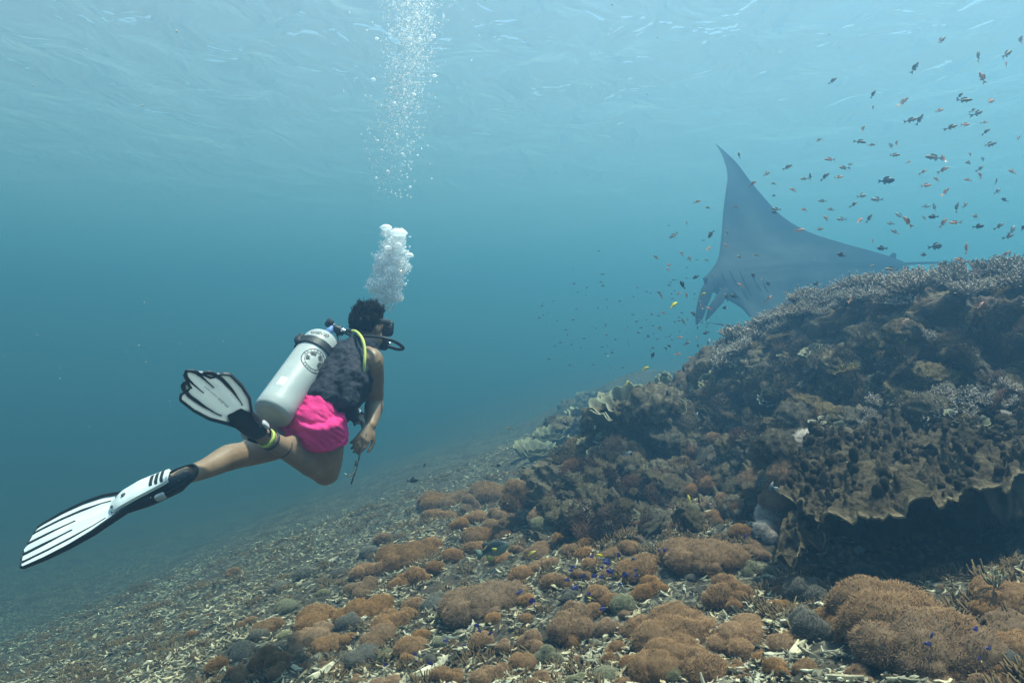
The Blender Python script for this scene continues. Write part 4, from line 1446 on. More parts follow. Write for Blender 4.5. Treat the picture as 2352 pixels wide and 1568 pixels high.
# ------------------------------------------------------------------ soft corals on the rubble and the reef: (picture x, y, width, shape, material)
r = np.random.default_rng(99)
S1, S3, S6, SH = 'one', 'some', 'many', 'shag'
B_, G_, W_, O_ = m_soft, m_soft_grey, m_soft_pale, m_soft_olive
SOFT = [
    # the big foreground colonies, bottom right
    (2045, 1352, 290, S6, B_), (2118, 1415, 250, S6, B_), (2226, 1460, 104, S3, B_), (2325, 1340, 130, S6, B_), (2325, 1407, 110, S6, B_),
    (2340, 1456, 90, S3, B_), (2087, 1492, 92, S3, B_), (2134, 1514, 76, S3, B_), (1858, 1345, 100, S3, G_), (1862, 1413, 108, S3, G_),
    (2199, 1512, 64, S3, G_), (2318, 1486, 72, S3, G_), (1811, 1456, 74, S3, B_), (1942, 1453, 44, S1, B_), (1786, 1521, 74, S3, B_),
    (1978, 1543, 70, S3, B_), (2147, 1556, 66, S3, B_), (2254, 1558, 50, S1, B_), (2301, 1541, 64, S3, B_), (2008, 1473, 42, S1, B_),
    (2270, 1385, 70, S3, B_), (1925, 1400, 90, S3, B_), (2190, 1545, 40, S1, B_), (2060, 1465, 60, S1, G_),
    (1545, 1396, 195, S6, B_), (1586, 1418, 98, S3, B_), (1699, 1426, 128, S6, B_), (1540, 1478, 150, S6, B_), (1581, 1496, 84, S3, B_),
    (1630, 1530, 104, S1, B_), (1615, 1242, 152, S6, B_), (1570, 1293, 52, S1, B_), (1668, 1302, 50, S1, B_), (1666, 1342, 102, S3, B_),
    (1693, 1370, 64, S3, B_), (1463, 1293, 88, S3, B_), (1491, 1337, 78, S3, B_), (1354, 1292, 50, S1, B_), (1277, 1326, 64, S3, B_),
    (1242, 1250, 66, S3, B_), (1291, 1230, 46, S1, B_), (1313, 1257, 52, S1, B_), (1346, 1243, 42, S1, B_), (1346, 1266, 46, S1, B_),
    (1198, 1309, 54, S1, B_), (1182, 1343, 36, S1, B_), (1220, 1372, 50, S1, B_), (1239, 1389, 38, S1, B_), (1316, 1408, 108, S3, B_),
    (1365, 1394, 44, S1, B_), (1406, 1372, 50, S1, B_), (1432, 1378, 56, S1, O_), (1373, 1354, 52, S1, B_), (1400, 1433, 66, S3, B_),
    (1225, 1464, 68, S3, B_), (1316, 1468, 56, S1, B_), (1411, 1488, 66, S3, B_), (1447, 1515, 46, S1, B_), (1239, 1553, 60, S3, B_),
    (1285, 1549, 34, S1, B_), (1436, 1563, 58, S1, B_), (1726, 1493, 56, S1, B_), (1752, 1508, 44, S1, B_), (1395, 1545, 60, S1, O_),
    (1258, 1168, 60, S3, B_), (1277, 1201, 56, S3, O_), (1240, 1196, 40, S1, O_), (1636, 1179, 52, S1, B_), (1590, 1164, 40, S1, O_),
    (1735, 1295, 60, S3, O_), (1760, 1200, 70, S3, W_), (1800, 1195, 80, S3, B_), (1790, 1150, 56, S1, O_), (1700, 1212, 46, S1, B_),
    # middle and left of the rubble slope
    (1101, 1217, 58, S3, B_), (1096, 1250, 60, S3, B_), (938, 1252, 114, S6, B_), (990, 1245, 54, S1, B_), (1041, 1270, 46, S1, B_),
    (863, 1295, 78, S3, B_), (913, 1282, 40, S1, B_), (938, 1317, 84, S3, B_), (962, 1322, 50, S1, B_), (1113, 1348, 165, S6, B_),
    (1060, 1362, 60, S3, B_), (838, 1340, 66, S3, B_), (800, 1348, 40, S1, B_), (838, 1378, 114, S6, B_), (951, 1382, 52, S1, B_),
    (743, 1357, 30, S1, O_), (728, 1410, 90, S3, B_), (901, 1410, 90, S3, B_), (935, 1408, 46, S1, B_), (713, 1440, 102, S6, B_),
    (806, 1418, 62, S3, G_), (620, 1427, 62, S3, B_), (938, 1475, 66, S3, B_), (968, 1453, 40, S1, B_), (751, 1470, 64, S3, B_),
    (625, 1500, 82, S3, B_), (560, 1490, 60, S3, G_), (1108, 1462, 52, S1, B_), (886, 1560, 66, S3, B_), (1031, 1540, 60, S3, B_),
    (1126, 1535, 84, S3, B_), (1065, 1420, 40, S1, O_), (690, 1470, 46, S1, B_), (500, 1520, 50, S1, B_), (585, 1455, 44, S1, G_),
    (1001, 1142, 72, S3, B_), (1014, 1173, 64, S3, B_), (1127, 1121, 86, S3, B_), (1200, 1116, 90, S3, B_), (1203, 1141, 78, S3, B_),
    (1083, 1157, 58, S3, B_), (1096, 1179, 58, S3, B_), (1151, 1173, 60, S3, B_), (1042, 1135, 62, S3, B_), (1110, 1217, 66, S3, B_),
    (1165, 1219, 38, S1, B_), (1036, 1268, 42, S1, B_), (1060, 1195, 48, S3, B_), (1180, 1195, 50, S3, B_), (1130, 1200, 44, S1, B_),
    (700, 1310, 44, S1, G_), (640, 1345, 40, S1, G_), (780, 1310, 36, S1, G_), (880, 1230, 40, S1, B_), (850, 1260, 44, S1, G_),
    # on the reef face
    (1456, 1088, 50, S1, B_), (1592, 1118, 40, S1, B_), (1633, 1102, 44, S1, B_), (1735, 1088, 74, S3, B_), (1806, 1060, 80, S3, B_),
    (1639, 1001, 40, S1, B_), (1729, 900, 42, S1, B_), (1581, 1031, 30, S1, B_), (1778, 1116, 64, S3, B_), (1674, 1138, 56, S3, B_),
    (1700, 1150, 50, S1, B_), (1930, 835, 66, S1, O_), (2330, 955, 60, S3, W_), (1500, 1120, 40, S1, B_),
    (1874, 1010, 92, SH, W_), (1878, 1032, 70, SH, W_), (1770, 1165, 54, SH, W_), (1985, 1310, 60, SH, G_),
]
SOFT_O = []
for k, (x, y, w, sh, mt) in enumerate(SOFT):
    h = hit(x, min(y + 0.30 * w, 1600))
    if h is None:
        continue
    loc, n, D = h
    size = (0.50 if sh == 'many' else 0.54) * w / F * loc[1]
    me = soft_mesh(sh, int(r.integers(0, len(SOFT_SHAPES[sh]))), mt)
    big = w > 140
    near = y > 1330
    nm = {'brown_soft_coral': 'soft_coral', 'grey_soft_coral': 'soft_coral', 'pale_soft_coral': 'soft_coral', 'olive_soft_coral': 'soft_coral'}[mt.name]
    cw = {'brown_soft_coral': 'brown', 'grey_soft_coral': 'grey', 'pale_soft_coral': 'pale', 'olive_soft_coral': 'olive'}[mt.name]
    o = place(me, nm, loc - np.array([0, 0, 0.10 * size]), n, size, r, 0.45, (0.70 if sh == 'many' else 0.88) + 0.15 * r.random())
    SOFT_O.append((o, x, y, w, cw, sh))

# labels: the large ones by what is near them, the small ones by where they grow
BIG = {
    (2045, 1352): 'long brown fuzzy soft coral colony just below the dark overhang',
    (2118, 1415): 'largest brown fuzzy soft coral colony in the bottom corner below the overhang',
    (1545, 1396): 'broad arching brown soft coral colony above the round ball of coral',
    (1540, 1478): 'brown soft coral ridge touching the round coral ball at the bottom edge',
    (1630, 1530): 'round ball of brown soft coral at the bottom edge of the photo',
    (1699, 1426): 'brown soft coral dome with a dark hollow under its front',
    (1615, 1242): 'large brown soft coral heap above the pale rubble patch',
    (1113, 1348): 'wide dark brown soft coral heap in the middle of the rubble',
    (938, 1252): 'spreading brown soft coral patch left of the big green-finned fish',
    (838, 1378): 'broad brown soft coral patch halfway down the left rubble slope',
    (713, 1440): 'leftmost wide brown soft coral patch on the rubble slope',
    (1874, 1010): 'pale pinkish shaggy soft coral beside the knobbly plate coral',
}
SHORT = {(2045, 1352): 'long colony under the overhang', (2118, 1415): 'largest colony in the bottom corner', (1545, 1396): 'broad arching colony', (1630, 1530): 'round ball at the bottom edge',
         (1699, 1426): 'dome with the dark hollow', (1615, 1242): 'large heap above the rubble patch', (1113, 1348): 'wide dark heap mid-rubble', (938, 1252): 'spreading patch by the green-finned fish',
         (838, 1378): 'broad patch on the left slope', (713, 1440): 'leftmost wide patch', (1874, 1010): 'pale shaggy coral', (1130, 1262): 'green-finned fish', (2240, 1120): 'knobbly plate coral',
         (1110, 1140): 'far hazy cluster', (1330, 1000): 'leafy outcrop', (1930, 835): 'yellow-brown cushion coral', (1330, 1320): 'violet fish group'}
for o, x, y, w, cw, sh in SOFT_O:
    if (x, y) in BIG:
        tag(o, BIG[(x, y)], 'soft coral'); continue
    sz = {'one': 'small round', 'some': 'lumpy', 'many': 'wide', 'shag': 'shaggy'}[sh]
    kx = min(SHORT, key=lambda q: (q[0] - x) ** 2 + 2 * (q[1] - y) ** 2)
    dx, dy = x - kx[0], y - kx[1]
    dist = math.hypot(dx, dy)
    rel = ('left of' if dx < 0 else 'right of') if abs(dx) > 1.3 * abs(dy) else ('above' if dy < 0 else 'below')
    lab = f"{sz} {cw} soft coral {'close ' if dist < 75 else ('well ' if dist > 170 else '')}{rel} the {SHORT[kx]}"
    tag(o, lab, 'soft coral', lab)

# more of them closing up the carpet in the middle of the slope
FILL = []
for k in range(900):
    if len(FILL) >= 112: break
    x, y = 520 + 1340 * r.random(), 1232 + 325 * r.random()
    if y < 1240 + (1150 - x) * 0.27: continue
    if x > 1760 and y < 1320: continue
    w = 34 + 46 * r.random() ** 1.4
    if any((abs(x - a[1]) < (a[3] + w) * 0.40) and (abs(y - a[2]) < (a[3] + w) * 0.28) for a in SOFT_O): continue
    h = hit(x, y + 0.25 * w)
    if h is None: continue
    mt = (B_, B_, B_, O_, B_, G_)[int(r.integers(0, 6))]
    sh = 'some' if w > 46 or r.random() < 0.5 else 'one'
    o = place(soft_mesh(sh, int(r.integers(0, len(SOFT_SHAPES[sh]))), mt), 'soft_coral', h[0], h[1], 0.5 * w / F * h[0][1], r, 0.4, 0.8 + 0.3 * r.random())
    cw = {'brown_soft_coral': 'brown', 'grey_soft_coral': 'grey', 'olive_soft_coral': 'olive'}[mt.name]
    SOFT_O.append((o, x, y, w, cw, sh)); FILL.append(o)
    kx = min(SHORT, key=lambda q: (q[0] - x) ** 2 + 2 * (q[1] - y) ** 2)
    dx, dy = x - kx[0], y - kx[1]
    rel = ('left of' if dx < 0 else 'right of') if abs(dx) > 1.3 * abs(dy) else ('above' if dy < 0 else 'below')
    dist = math.hypot(dx, dy)
    lab = f"low {'tufted' if sh == 'one' else 'clumped'} {cw} soft coral {'close ' if dist < 75 else ('well ' if dist > 170 else '')}{rel} the {SHORT[kx]}"
    tag(o, lab, 'soft coral', lab)

# small scattered soft corals filling the slope between them
n_small = 0
for k in range(70):
    x, y = 420 + 1500 * r.random(), 1225 + 330 * r.random()
    if y < 1225 + (1100 - x) * 0.16: continue
    if x > 1500 and y < 1330: continue
    if any((abs(x - a[1]) < (a[3] * 0.5 + 14)) and (abs(y - a[2]) < (a[3] * 0.4 + 12)) for a in SOFT_O): continue
    if r.random() > 0.85: continue
    h = hit(x, y)
    if h is None: continue
    w = 14 + 26 * r.random() ** 1.5
    mt = (B_, B_, G_, O_, B_)[int(r.integers(0, 5))]
    o = place(soft_mesh('one', int(r.integers(0, 3)), mt), 'soft_coral', h[0], h[1], 0.5 * w / F * h[0][1], r, 0.4)
    cw = {'brown_soft_coral': 'brown', 'grey_soft_coral': 'grey', 'olive_soft_coral': 'olive'}[mt.name]
    kx = min(SHORT, key=lambda q: (q[0] - x) ** 2 + 2 * (q[1] - y) ** 2)
    rel = ('left of' if x < kx[0] else 'right of') if abs(x - kx[0]) > 1.3 * abs(y - kx[1]) else ('above' if y < kx[1] else 'below')
    tag(o, f'tiny {cw} soft coral tuft {rel} the {SHORT[kx]}', 'soft coral', f'tiny {cw} tufts {rel} the {SHORT[kx]}')
    n_small += 1

# ------------------------------------------------------------------ branching coral thickets along the crest
CREST = [(1668, 792), (1690, 778), (1712, 762), (1735, 752), (1752, 738), (1778, 722), (1800, 712), (1822, 700), (1845, 690), (1870, 680), (1895, 676), (1925, 668),
         (1955, 664), (1985, 660), (2015, 655), (2045, 650), (2075, 645), (2105, 640), (2135, 638), (2165, 632), (2195, 628), (2225, 625), (2255, 622), (2285, 620), (2315, 616), (2345, 612)]
for k, (x, y) in enumerate(CREST):
    for row in range(3):
        xx, yy = x + r.normal() * 7, y + 4 + row * 19 + r.normal() * 5
        if row == 2 and r.random() < 0.35: continue
        h = None
        for t in range(20):
            h = hit(xx, yy, 'reef')
            if h is not None: break
            yy += 3
        if h is None: continue
        if r.random() < 0.14: continue
        size = (0.060 + 0.085 * r.random()) * (1.0 if x > 1760 else 1.1)
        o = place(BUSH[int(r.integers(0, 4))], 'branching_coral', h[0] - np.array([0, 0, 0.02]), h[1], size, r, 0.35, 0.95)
        wh = 'at the low left end of the crest' if x < 1740 else ('under the ray\'s belly' if x < 1860 else ('under the ray\'s tail end' if x < 2090 else ('right of the ray\'s tail root' if x < 2220 else 'beside the right photo edge')))
        lab = ('pale-tipped branching coral on the skyline ', 'second-row pale-tipped branching coral ', 'shaded lower branching coral ')[row] + wh
        tag(o, lab, 'branching coral', lab)

# single branching corals elsewhere on the reef and the ledge
for x, y, w in ((2010, 925, 60), (2060, 915, 60), (2110, 918, 56), (2160, 905, 60), (2215, 905, 60), (2265, 898, 56), (2315, 890, 60), (1990, 950, 50), (2090, 945, 56), (2150, 940, 56),
                (2210, 935, 60), (2270, 925, 60), (2330, 925, 50), (1790, 878, 46), (1850, 878, 30)):
    h = hit(x, y + 8, 'reef')
    if h is None: continue
    o = place(BUSH[int(r.integers(0, 4))], 'branching_coral', h[0], h[1], 0.55 * w / F * h[0][1], r, 0.5, 0.8)
    lab = 'low branching coral on the ' + ('back' if y < 922 else 'front') + ' of the ledge, ' + ('left end' if x < 2070 else ('middle' if x < 2190 else ('right half' if x < 2290 else 'at the photo edge')))
    tag(o, lab if y > 886 and x > 1900 else 'low branching coral clump on the shaded reef face', 'branching coral',
        lab if y > 886 and x > 1900 else 'low branching corals on the reef face')
h = hit(1938, 836, 'reef')
o = place(BUSH_Y[0], 'branching_coral', h[0] - np.array([0, 0, 0.05]), h[1], 0.5 * 84 / F * h[0][1], r, 0.3, 0.75)
tag(o, 'yellow-brown cushion of branching coral on the shaded reef face', 'branching coral')
h = hit(1160, 1196)
o = place(bush(29, 12, 1.0, m_leaf, 0.05, (2.6, 2.6, 2.3), 1, 0.9), 'branching_coral', h[0], h[1], 0.055, r, 0.3)
tag(o, 'small pale antler-like coral left of the dark reef foot', 'branching coral')
h = hit(2258, 1372)
o = place(bush(28, 14, 1.0, m_leaf, 0.06, (2.8, 2.8, 2.2), 1, 0.8), 'branching_coral', h[0] + np.array([0, -0.05, 0.06]), h[1], 0.05, r, 0.3)
tag(o, 'small yellowish finger coral between brown soft corals in the bottom corner', 'branching coral')

# ------------------------------------------------------------------ leafy corals
for x, y, w in ((1330, 1000, 60), (1360, 1012, 60), (1392, 992, 60), (1345, 1040, 50), (1375, 1045, 50), (1420, 1000, 46), (1545, 935, 54), (1575, 925, 54), (1610, 955, 46), (1690, 925, 46),
                (1520, 960, 44), (1860, 800, 52), (1885, 820, 50), (1905, 835, 40), (1740, 770, 50), (1765, 910, 44), (1700, 835, 40), (1830, 1130, 52), (1850, 1160, 48), (1845, 1100, 46),
                (2080, 985, 60), (2150, 980, 60), (2240, 965, 60), (1660, 850, 50), (1625, 875, 46), (1480, 1020, 40), (1550, 1060, 44), (1500, 1075, 40)):
    h = hit(x, y + 6, 'reef')
    if h is None: continue
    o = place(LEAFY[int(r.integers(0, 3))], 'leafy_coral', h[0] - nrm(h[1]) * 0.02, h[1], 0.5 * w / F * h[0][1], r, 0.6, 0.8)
    if x < 1440: lab, g = 'ruffled leafy coral on the outcrop at the near end of the ridge', 'leafy corals on the outcrop'
    elif x > 1820: lab, g = 'ruffled leafy coral on the upper reef near the plate coral', 'leafy corals on the upper reef'
    else: lab, g = 'ruffled leafy coral in the middle of the reef face', 'leafy corals in the middle of the reef face'
    tag(o, lab, 'leafy coral', g)

# ------------------------------------------------------------------ encrusted coral heads, leafy crusts and turf: pieces of the ridge itself
cnt = 0
for k in range(1500):
    if cnt >= 270: break
    x = 1270 + 1090 * r.random()
    ytop = np.interp(x, [1235, 1330, 1440, 1560, 1680, 1800, 1950, 2100, 2352], [1120, 1000, 985, 880, 800, 740, 700, 685, 665])
    ybot = np.interp(x, [1235, 1330, 1560, 1800, 1900, 2352], [1230, 1225, 1215, 1170, 1000, 930])
    y = ytop + 50 + (ybot - ytop - 50) * r.random()
    h = hit(x, y, 'reef')
    if h is None: continue
    w = 26 + 62 * r.random() ** 2.0
    if y < ytop + 80: w = min(w, 46)
    o = place(HEADS[int(r.integers(0, 4))], 'coral_head', h[0] - nrm(h[1]) * 0.03, h[1], 0.5 * w / F * h[0][1], r, 0.6, 0.6 + 0.45 * r.random())
    o.parent = REEF_O
    cnt += 1
cnt = 0
for k in range(1500):
    if cnt >= 285: break
    x = 1270 + 1090 * r.random()
    ytop = np.interp(x, [1235, 1330, 1440, 1560, 1680, 1800, 1950, 2100, 2352], [1120, 1000, 985, 880, 800, 740, 700, 685, 665])
    ybot = np.interp(x, [1235, 1330, 1560, 1800, 1900, 2352], [1230, 1225, 1225, 1180, 1000, 930])
    y = ytop + 30 + (ybot - ytop - 30) * r.random()
    h = hit(x, y, 'reef')
    if h is None: continue
    o = place((LEAFY + BUSH)[int(r.integers(0, 7))], 'coral_crust', h[0] - nrm(h[1]) * 0.02, h[1], 0.5 * (12 + 28 * r.random() ** 1.5) / F * h[0][1], r, 0.5, 0.8)
    o.parent = REEF_O
    cnt += 1
cnt = 0
for k in range(1500):
    if cnt >= 290: break
    x = 1270 + 1090 * r.random()
    ytop = np.interp(x, [1235, 1330, 1440, 1560, 1680, 1800, 1950, 2100, 2352], [1120, 1000, 985, 880, 800, 740, 700, 685, 665])
    ybot = np.interp(x, [1235, 1330, 1560, 1800, 1900, 2352], [1235, 1230, 1230, 1190, 1000, 930])
    y = ytop + 10 + (ybot - ytop - 10) * r.random()
    h = hit(x, y, 'reef')
    if h is None: continue
    red = (y > 1080 and x < 1700 and r.random() < 0.6) or r.random() < 0.2
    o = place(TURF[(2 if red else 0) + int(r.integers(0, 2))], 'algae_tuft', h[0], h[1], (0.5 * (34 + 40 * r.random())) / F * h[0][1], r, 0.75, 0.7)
    o.parent = REEF_O
    cnt += 1
# the far hump of reef, fading in the water
for x, y in ((1350, 905), (1375, 900), (1400, 905), (1430, 908), (1330, 930), (1360, 935), (1460, 905), (1490, 905), (1300, 950), (1280, 975), (1250, 990), (1225, 1010), (1400, 940), (1440, 945), (1320, 968), (1275, 1005), (1480, 930), (1340, 915), (1385, 915), (1415, 925), (1450, 925), (1345, 950), (1380, 955), (1300, 985), (1255, 1020), (1425, 960), (1475, 950), (1235, 1040), (1310, 935), (1500, 945), (1520, 920), (1395, 975), (1355, 975)):
    h = hit(x, y + 10)
    if h is None: continue
    o = place(HEADS[int(r.integers(0, 4))] if r.random() < 0.6 else LEAFY[0], 'coral_head', h[0], h[1], 0.12 + 0.14 * r.random(), r, 0.3)
    o.parent = SEABED


# ------------------------------------------------------------------ the knobbly plate coral with its overhang
m_plate = surf('knobbly_plate_coral', (0.045, 0.032, 0.019), 0.9, (0.090, 0.064, 0.037), scale=14, bump=1.0, bscale=60, attr=True, spec=0.12)


def knob_mesh(seed):
    v, f = ico(2)
    k = 1 + 0.22 * fbm(v * 1.9 + seed * 5.0, 2)
    p = v * k[:, None]
    p[:, 2] = np.where(p[:, 2] > 0.4, 0.4 + (p[:, 2] - 0.4) * 0.7, p[:, 2])
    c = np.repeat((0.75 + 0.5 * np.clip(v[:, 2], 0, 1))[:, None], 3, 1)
    return MB().add(p + [0, 0, 0.35], f, 0, c).mesh('knob', m_plate, True, True)


KNOB = [knob_mesh(1), knob_mesh(2), knob_mesh(3)]


def make_plate(outline, inner, name, label, knobs, seed, thick=0.035, NU=150, nv=46):
    """Thick wavy plate: outline = front rim (picture x, y, distance); inner = where it joins the reef."""
    r = np.random.default_rng(seed)
    A = spline(np.array([P(*q) for q in outline]), NU)
    B = spline(np.array([P(*q) for q in inner]), NU)
    t = np.linspace(0, 1, nv)
    base = A[:, None] * (1 - t)[None, :, None] + B[:, None] * t[None, :, None]
    du = np.gradient(base, axis=0); dv = np.gradient(base, axis=1)
    n = np.cross(du, dv); n /= np.linalg.norm(n, axis=2)[..., None] + 1e-9
    if n[NU // 2, nv // 2, 2] < 0: n = -n
    rimf = np.clip(1 - t / 0.10, 0, 1)[None, :]
    wav = 0.055 * fbm(base * 4.5 + seed, 3) + 0.03 * np.abs(noise3(base * 7 + 3)) + 0.016 * fbm(base * 12, 2) + 0.010 * fbm(base * 26, 2, ridged=True) + 0.006 * fbm(base * 60, 2)
    edge = np.concatenate([[0], np.cumsum(np.linalg.norm(np.diff(A, axis=0), axis=1))])
    ruff = 0.020 * np.sin(edge * 26 + 2 * np.sin(edge * 9))[:, None] * rimf + 0.012 * np.sin(edge * 61)[:, None] * rimf
    out = nrm(A.mean(0) - B.mean(0))
    scal = (0.06 * fbm(np.stack([edge * 7, 0 * edge, 0 * edge + seed], 1), 3))[:, None] * np.clip(1 - t / 0.35, 0, 1)[None, :]
    top = base + n * (wav + ruff)[..., None] + out * scal[..., None]
    # knobs: soft cones pushed up from the plate
    bump = np.zeros(top.shape[:2])
    col = np.full(top.shape[:2], 0.9)
    for k in range(knobs):
        i, j = int(r.integers(4, NU - 4)), int(r.integers(int(nv * 0.09), nv - 2))
        d2 = ((top - top[i, j]) ** 2).sum(2)
        s = 0.008 + 0.009 * r.random()
        g = np.exp(-(d2 / s ** 2) ** 2.0)
        bump = np.maximum(bump, g * (0.014 + 0.030 * r.random()))
    top = top + (n * 0.55 + np.array([0, 0, 0.45])) * bump[..., None]
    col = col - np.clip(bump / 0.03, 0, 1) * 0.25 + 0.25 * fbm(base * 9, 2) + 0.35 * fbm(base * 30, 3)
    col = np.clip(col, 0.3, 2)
    col = np.maximum(col, np.clip(1 - t / 0.03, 0, 1)[None, :] * 2.6)  # rim colour raised to stand in for a lit edge
    th = thick * (0.25 + 0.75 * np.clip(t / 0.25, 0, 1))[None, :, None]
    bot = top - n * th - n * bump[..., None]
    mb = MB()
    f = grid_faces(NU, nv)
    c3 = np.repeat(col.reshape(-1, 1), 3, 1)
    mb.add(top.reshape(-1, 3), f, 0, c3)
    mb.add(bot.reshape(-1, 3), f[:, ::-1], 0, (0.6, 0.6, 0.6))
    mb.add(np.stack([top[:, 0], bot[:, 0]], 1).reshape(-1, 3), grid_faces(NU, 2), 0, (2.6, 2.6, 2.5))  # rim face carries the same painted light
    for e in (0, NU - 1):
        mb.add(np.stack([top[e], bot[e]], 1).reshape(-1, 3), grid_faces(nv, 2), 0, (1.2, 1.2, 1.1))
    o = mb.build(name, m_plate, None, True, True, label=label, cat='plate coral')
    for k in range(int(knobs * 0.62)):
        i, j = int(r.integers(3, NU - 3)), int(r.integers(int(nv * 0.10), nv - 3))
        q = obj('knob', KNOB[k % 3], o)
        sz = 0.008 + 0.011 * r.random()
        q.matrix_world = mat4(basis(nrm(n[i, j] * 0.5 + np.array([0, -0.12, 0.5])), r.random() * 6), top[i, j], (sz, sz, sz * (1.2 + 1.2 * r.random())))
    return o


make_plate([(1800, 1135, 2.95), (1835, 1150, 2.75), (1870, 1205, 2.62), (1905, 1190, 2.58), (1965, 1172, 2.52), (2040, 1185, 2.46), (2090, 1165, 2.44), (2140, 1178, 2.42), (2200, 1160, 2.42), (2250, 1120, 2.44), (2320, 1120, 2.46), (2380, 1070, 2.5)],
           [(1850, 1010, 3.35), (1880, 1000, 3.4), (1910, 990, 3.42), (1940, 985, 3.42), (1980, 980, 3.42), (2030, 972, 3.40), (2080, 968, 3.36), (2130, 962, 3.34), (2180, 958, 3.3), (2230, 952, 3.25), (2290, 946, 3.2), (2400, 930, 3.1)],
           'plate_coral', 'large knobbly plate coral with a rim coloured as if lit overhanging a dark hollow', 330, 5, 0.035, 320, 130)
make_plate([(1780, 1275, 2.66), (1795, 1290, 2.62), (1815, 1292, 2.60), (1835, 1285, 2.6), (1850, 1265, 2.62)],
           [(1800, 1210, 2.85), (1815, 1205, 2.86), (1830, 1200, 2.86), (1845, 1200, 2.86), (1862, 1205, 2.84)],
           'plate_coral', 'small cup-shaped plate coral below the near end of the overhang', 6, 8, 0.02)
make_plate([(1800, 1260, 2.75), (1840, 1250, 2.70), (1880, 1260, 2.68), (1905, 1240, 2.66), (1915, 1205, 2.66)],
           [(1830, 1180, 2.9), (1850, 1172, 2.9), (1868, 1168, 2.88), (1885, 1165, 2.86), (1900, 1165, 2.84)],
           'plate_coral', 'drooping plate coral at the left end of the overhang', 14, 11, 0.025)

make_plate([(1930, 1075, 2.95), (1960, 1100, 2.88), (2010, 1085, 2.86), (2060, 1100, 2.82), (2110, 1085, 2.82), (2150, 1100, 2.84), (2185, 1065, 2.9)],
           [(1960, 1000, 3.3), (1990, 990, 3.32), (2020, 985, 3.32), (2060, 980, 3.3), (2100, 975, 3.28), (2140, 975, 3.26), (2180, 975, 3.22)],
           'plate_coral', 'middle tier plate coral lying on the large knobbly plate', 90, 15, 0.03, 200, 70)
make_plate([(2120, 1030, 2.9), (2170, 1050, 2.84), (2215, 1030, 2.82), (2260, 1045, 2.8), (2310, 1015, 2.8), (2370, 1020, 2.82)],
           [(2150, 960, 3.2), (2190, 955, 3.2), (2230, 950, 3.18), (2280, 945, 3.14), (2330, 940, 3.1), (2390, 930, 3.05)],
           'plate_coral', 'upper tier plate coral near the right edge above the large plate', 80, 19, 0.03, 200, 70)
# corals standing on the plates
for k in range(46):
    x, y = 1850 + 480 * r.random(), 975 + 110 * r.random() ** 1.5
    h = hit(x, y)
    if h is None: continue
    o = place((LEAFY + BUSH + HEADS)[int(r.integers(0, 11))], 'coral_crust', h[0] + np.array([0, -0.10, 0.05]), h[1], 0.5 * (20 + 26 * r.random()) / F * h[0][1], r, 0.4, 0.7)
    o.parent = REEF_O
# ------------------------------------------------------------------ rubble: broken coral sticks and shards on the seabed
m_rub = surf('coral_rubble', (0.60, 0.50, 0.33), 0.9, (0.34, 0.28, 0.19), scale=22, bump=0.7, bscale=70, attr=True, spec=0.1)
m_rub_obj = surf('coral_rubble_piece', (0.62, 0.52, 0.35), 0.9, (0.32, 0.27, 0.19), scale=3, bump=0.7, bscale=8, rand=0.30, spec=0.1, attr=True)


def shard(seed, kind):
    r = np.random.default_rng(seed)
    if kind == 'stick':
        n = 5
        x = np.linspace(-1, 1, n)
        pts = np.stack([x, 0.16 * np.sin(x * 2 + seed) + 0.06 * r.normal(size=n), 0.10 * r.normal(size=n)], 1)
        rad = 0.17 * (1 + 0.3 * r.normal(size=n)) * np.array([0.5, 1, 1, 0.9, 0.4])
        v, f = tube(pts, np.abs(rad) + 0.04, np.abs(rad) * 0.8 + 0.04, 5)
        v = v + 0.03 * r.normal(size=v.shape)
        f = [f, np.array([[0, 4, 3], [0, 3, 2], [0, 2, 1]]), np.array([[20, 21, 22], [20, 22, 23], [20, 23, 24]])]
        return v, f
    if kind == 'fork':
        n = 4
        p1 = np.array([[-1, 0, 0], [-0.3, 0.05, 0.05], [0.3, 0.15, 0.1], [1, 0.45, 0.05]])
        p2 = np.array([[-0.2, 0.0, 0.05], [0.2, -0.25, 0.12], [0.5, -0.5, 0.2]])
        v1, f1 = tube(p1, [0.1, 0.19, 0.15, 0.07], None, 5)
        v2, f2 = tube(p2, [0.14, 0.11, 0.05], None, 5)
        return np.concatenate([v1, v2]), [f1, f2 + len(v1)]
    # flake: thin irregular slab
    n = 7
    a = np.sort(r.random(n)) * 2 * math.pi
    rr = 0.55 + 0.55 * r.random(n)
    ring = np.stack([np.cos(a) * rr, np.sin(a) * rr * 0.55, 0.10 * r.normal(size=n)], 1)
    top = ring * np.array([0.85, 0.85, 1]) + np.array([0, 0, 0.13])
    v = np.concatenate([ring - [0, 0, 0.06], top, [[0, 0, 0.19]]])
    side = np.array([[k, (k + 1) % n, n + (k + 1) % n, n + k] for k in range(n)])
    cap = np.array([[n + k, n + (k + 1) % n, 2 * n] for k in range(n)])
    return v, [side, cap]


SHARDS = [shard(61, 'stick'), shard(62, 'stick'), shard(63, 'stick'), shard(64, 'fork'), shard(65, 'flake'), shard(66, 'flake'), shard(67, 'flake'), shard(68, 'fork')]
r = np.random.default_rng(2024)
pos = []
N = 120000
yy = 1.7 + 8.3 * r.random(N) ** 1.15
xx = (r.random(N) * 1.75 - 0.90) * yy
keep = r.random(N) < np.clip(1.25 - yy / 9.5, 0.18, 1)
xx, yy = xx[keep], yy[keep]
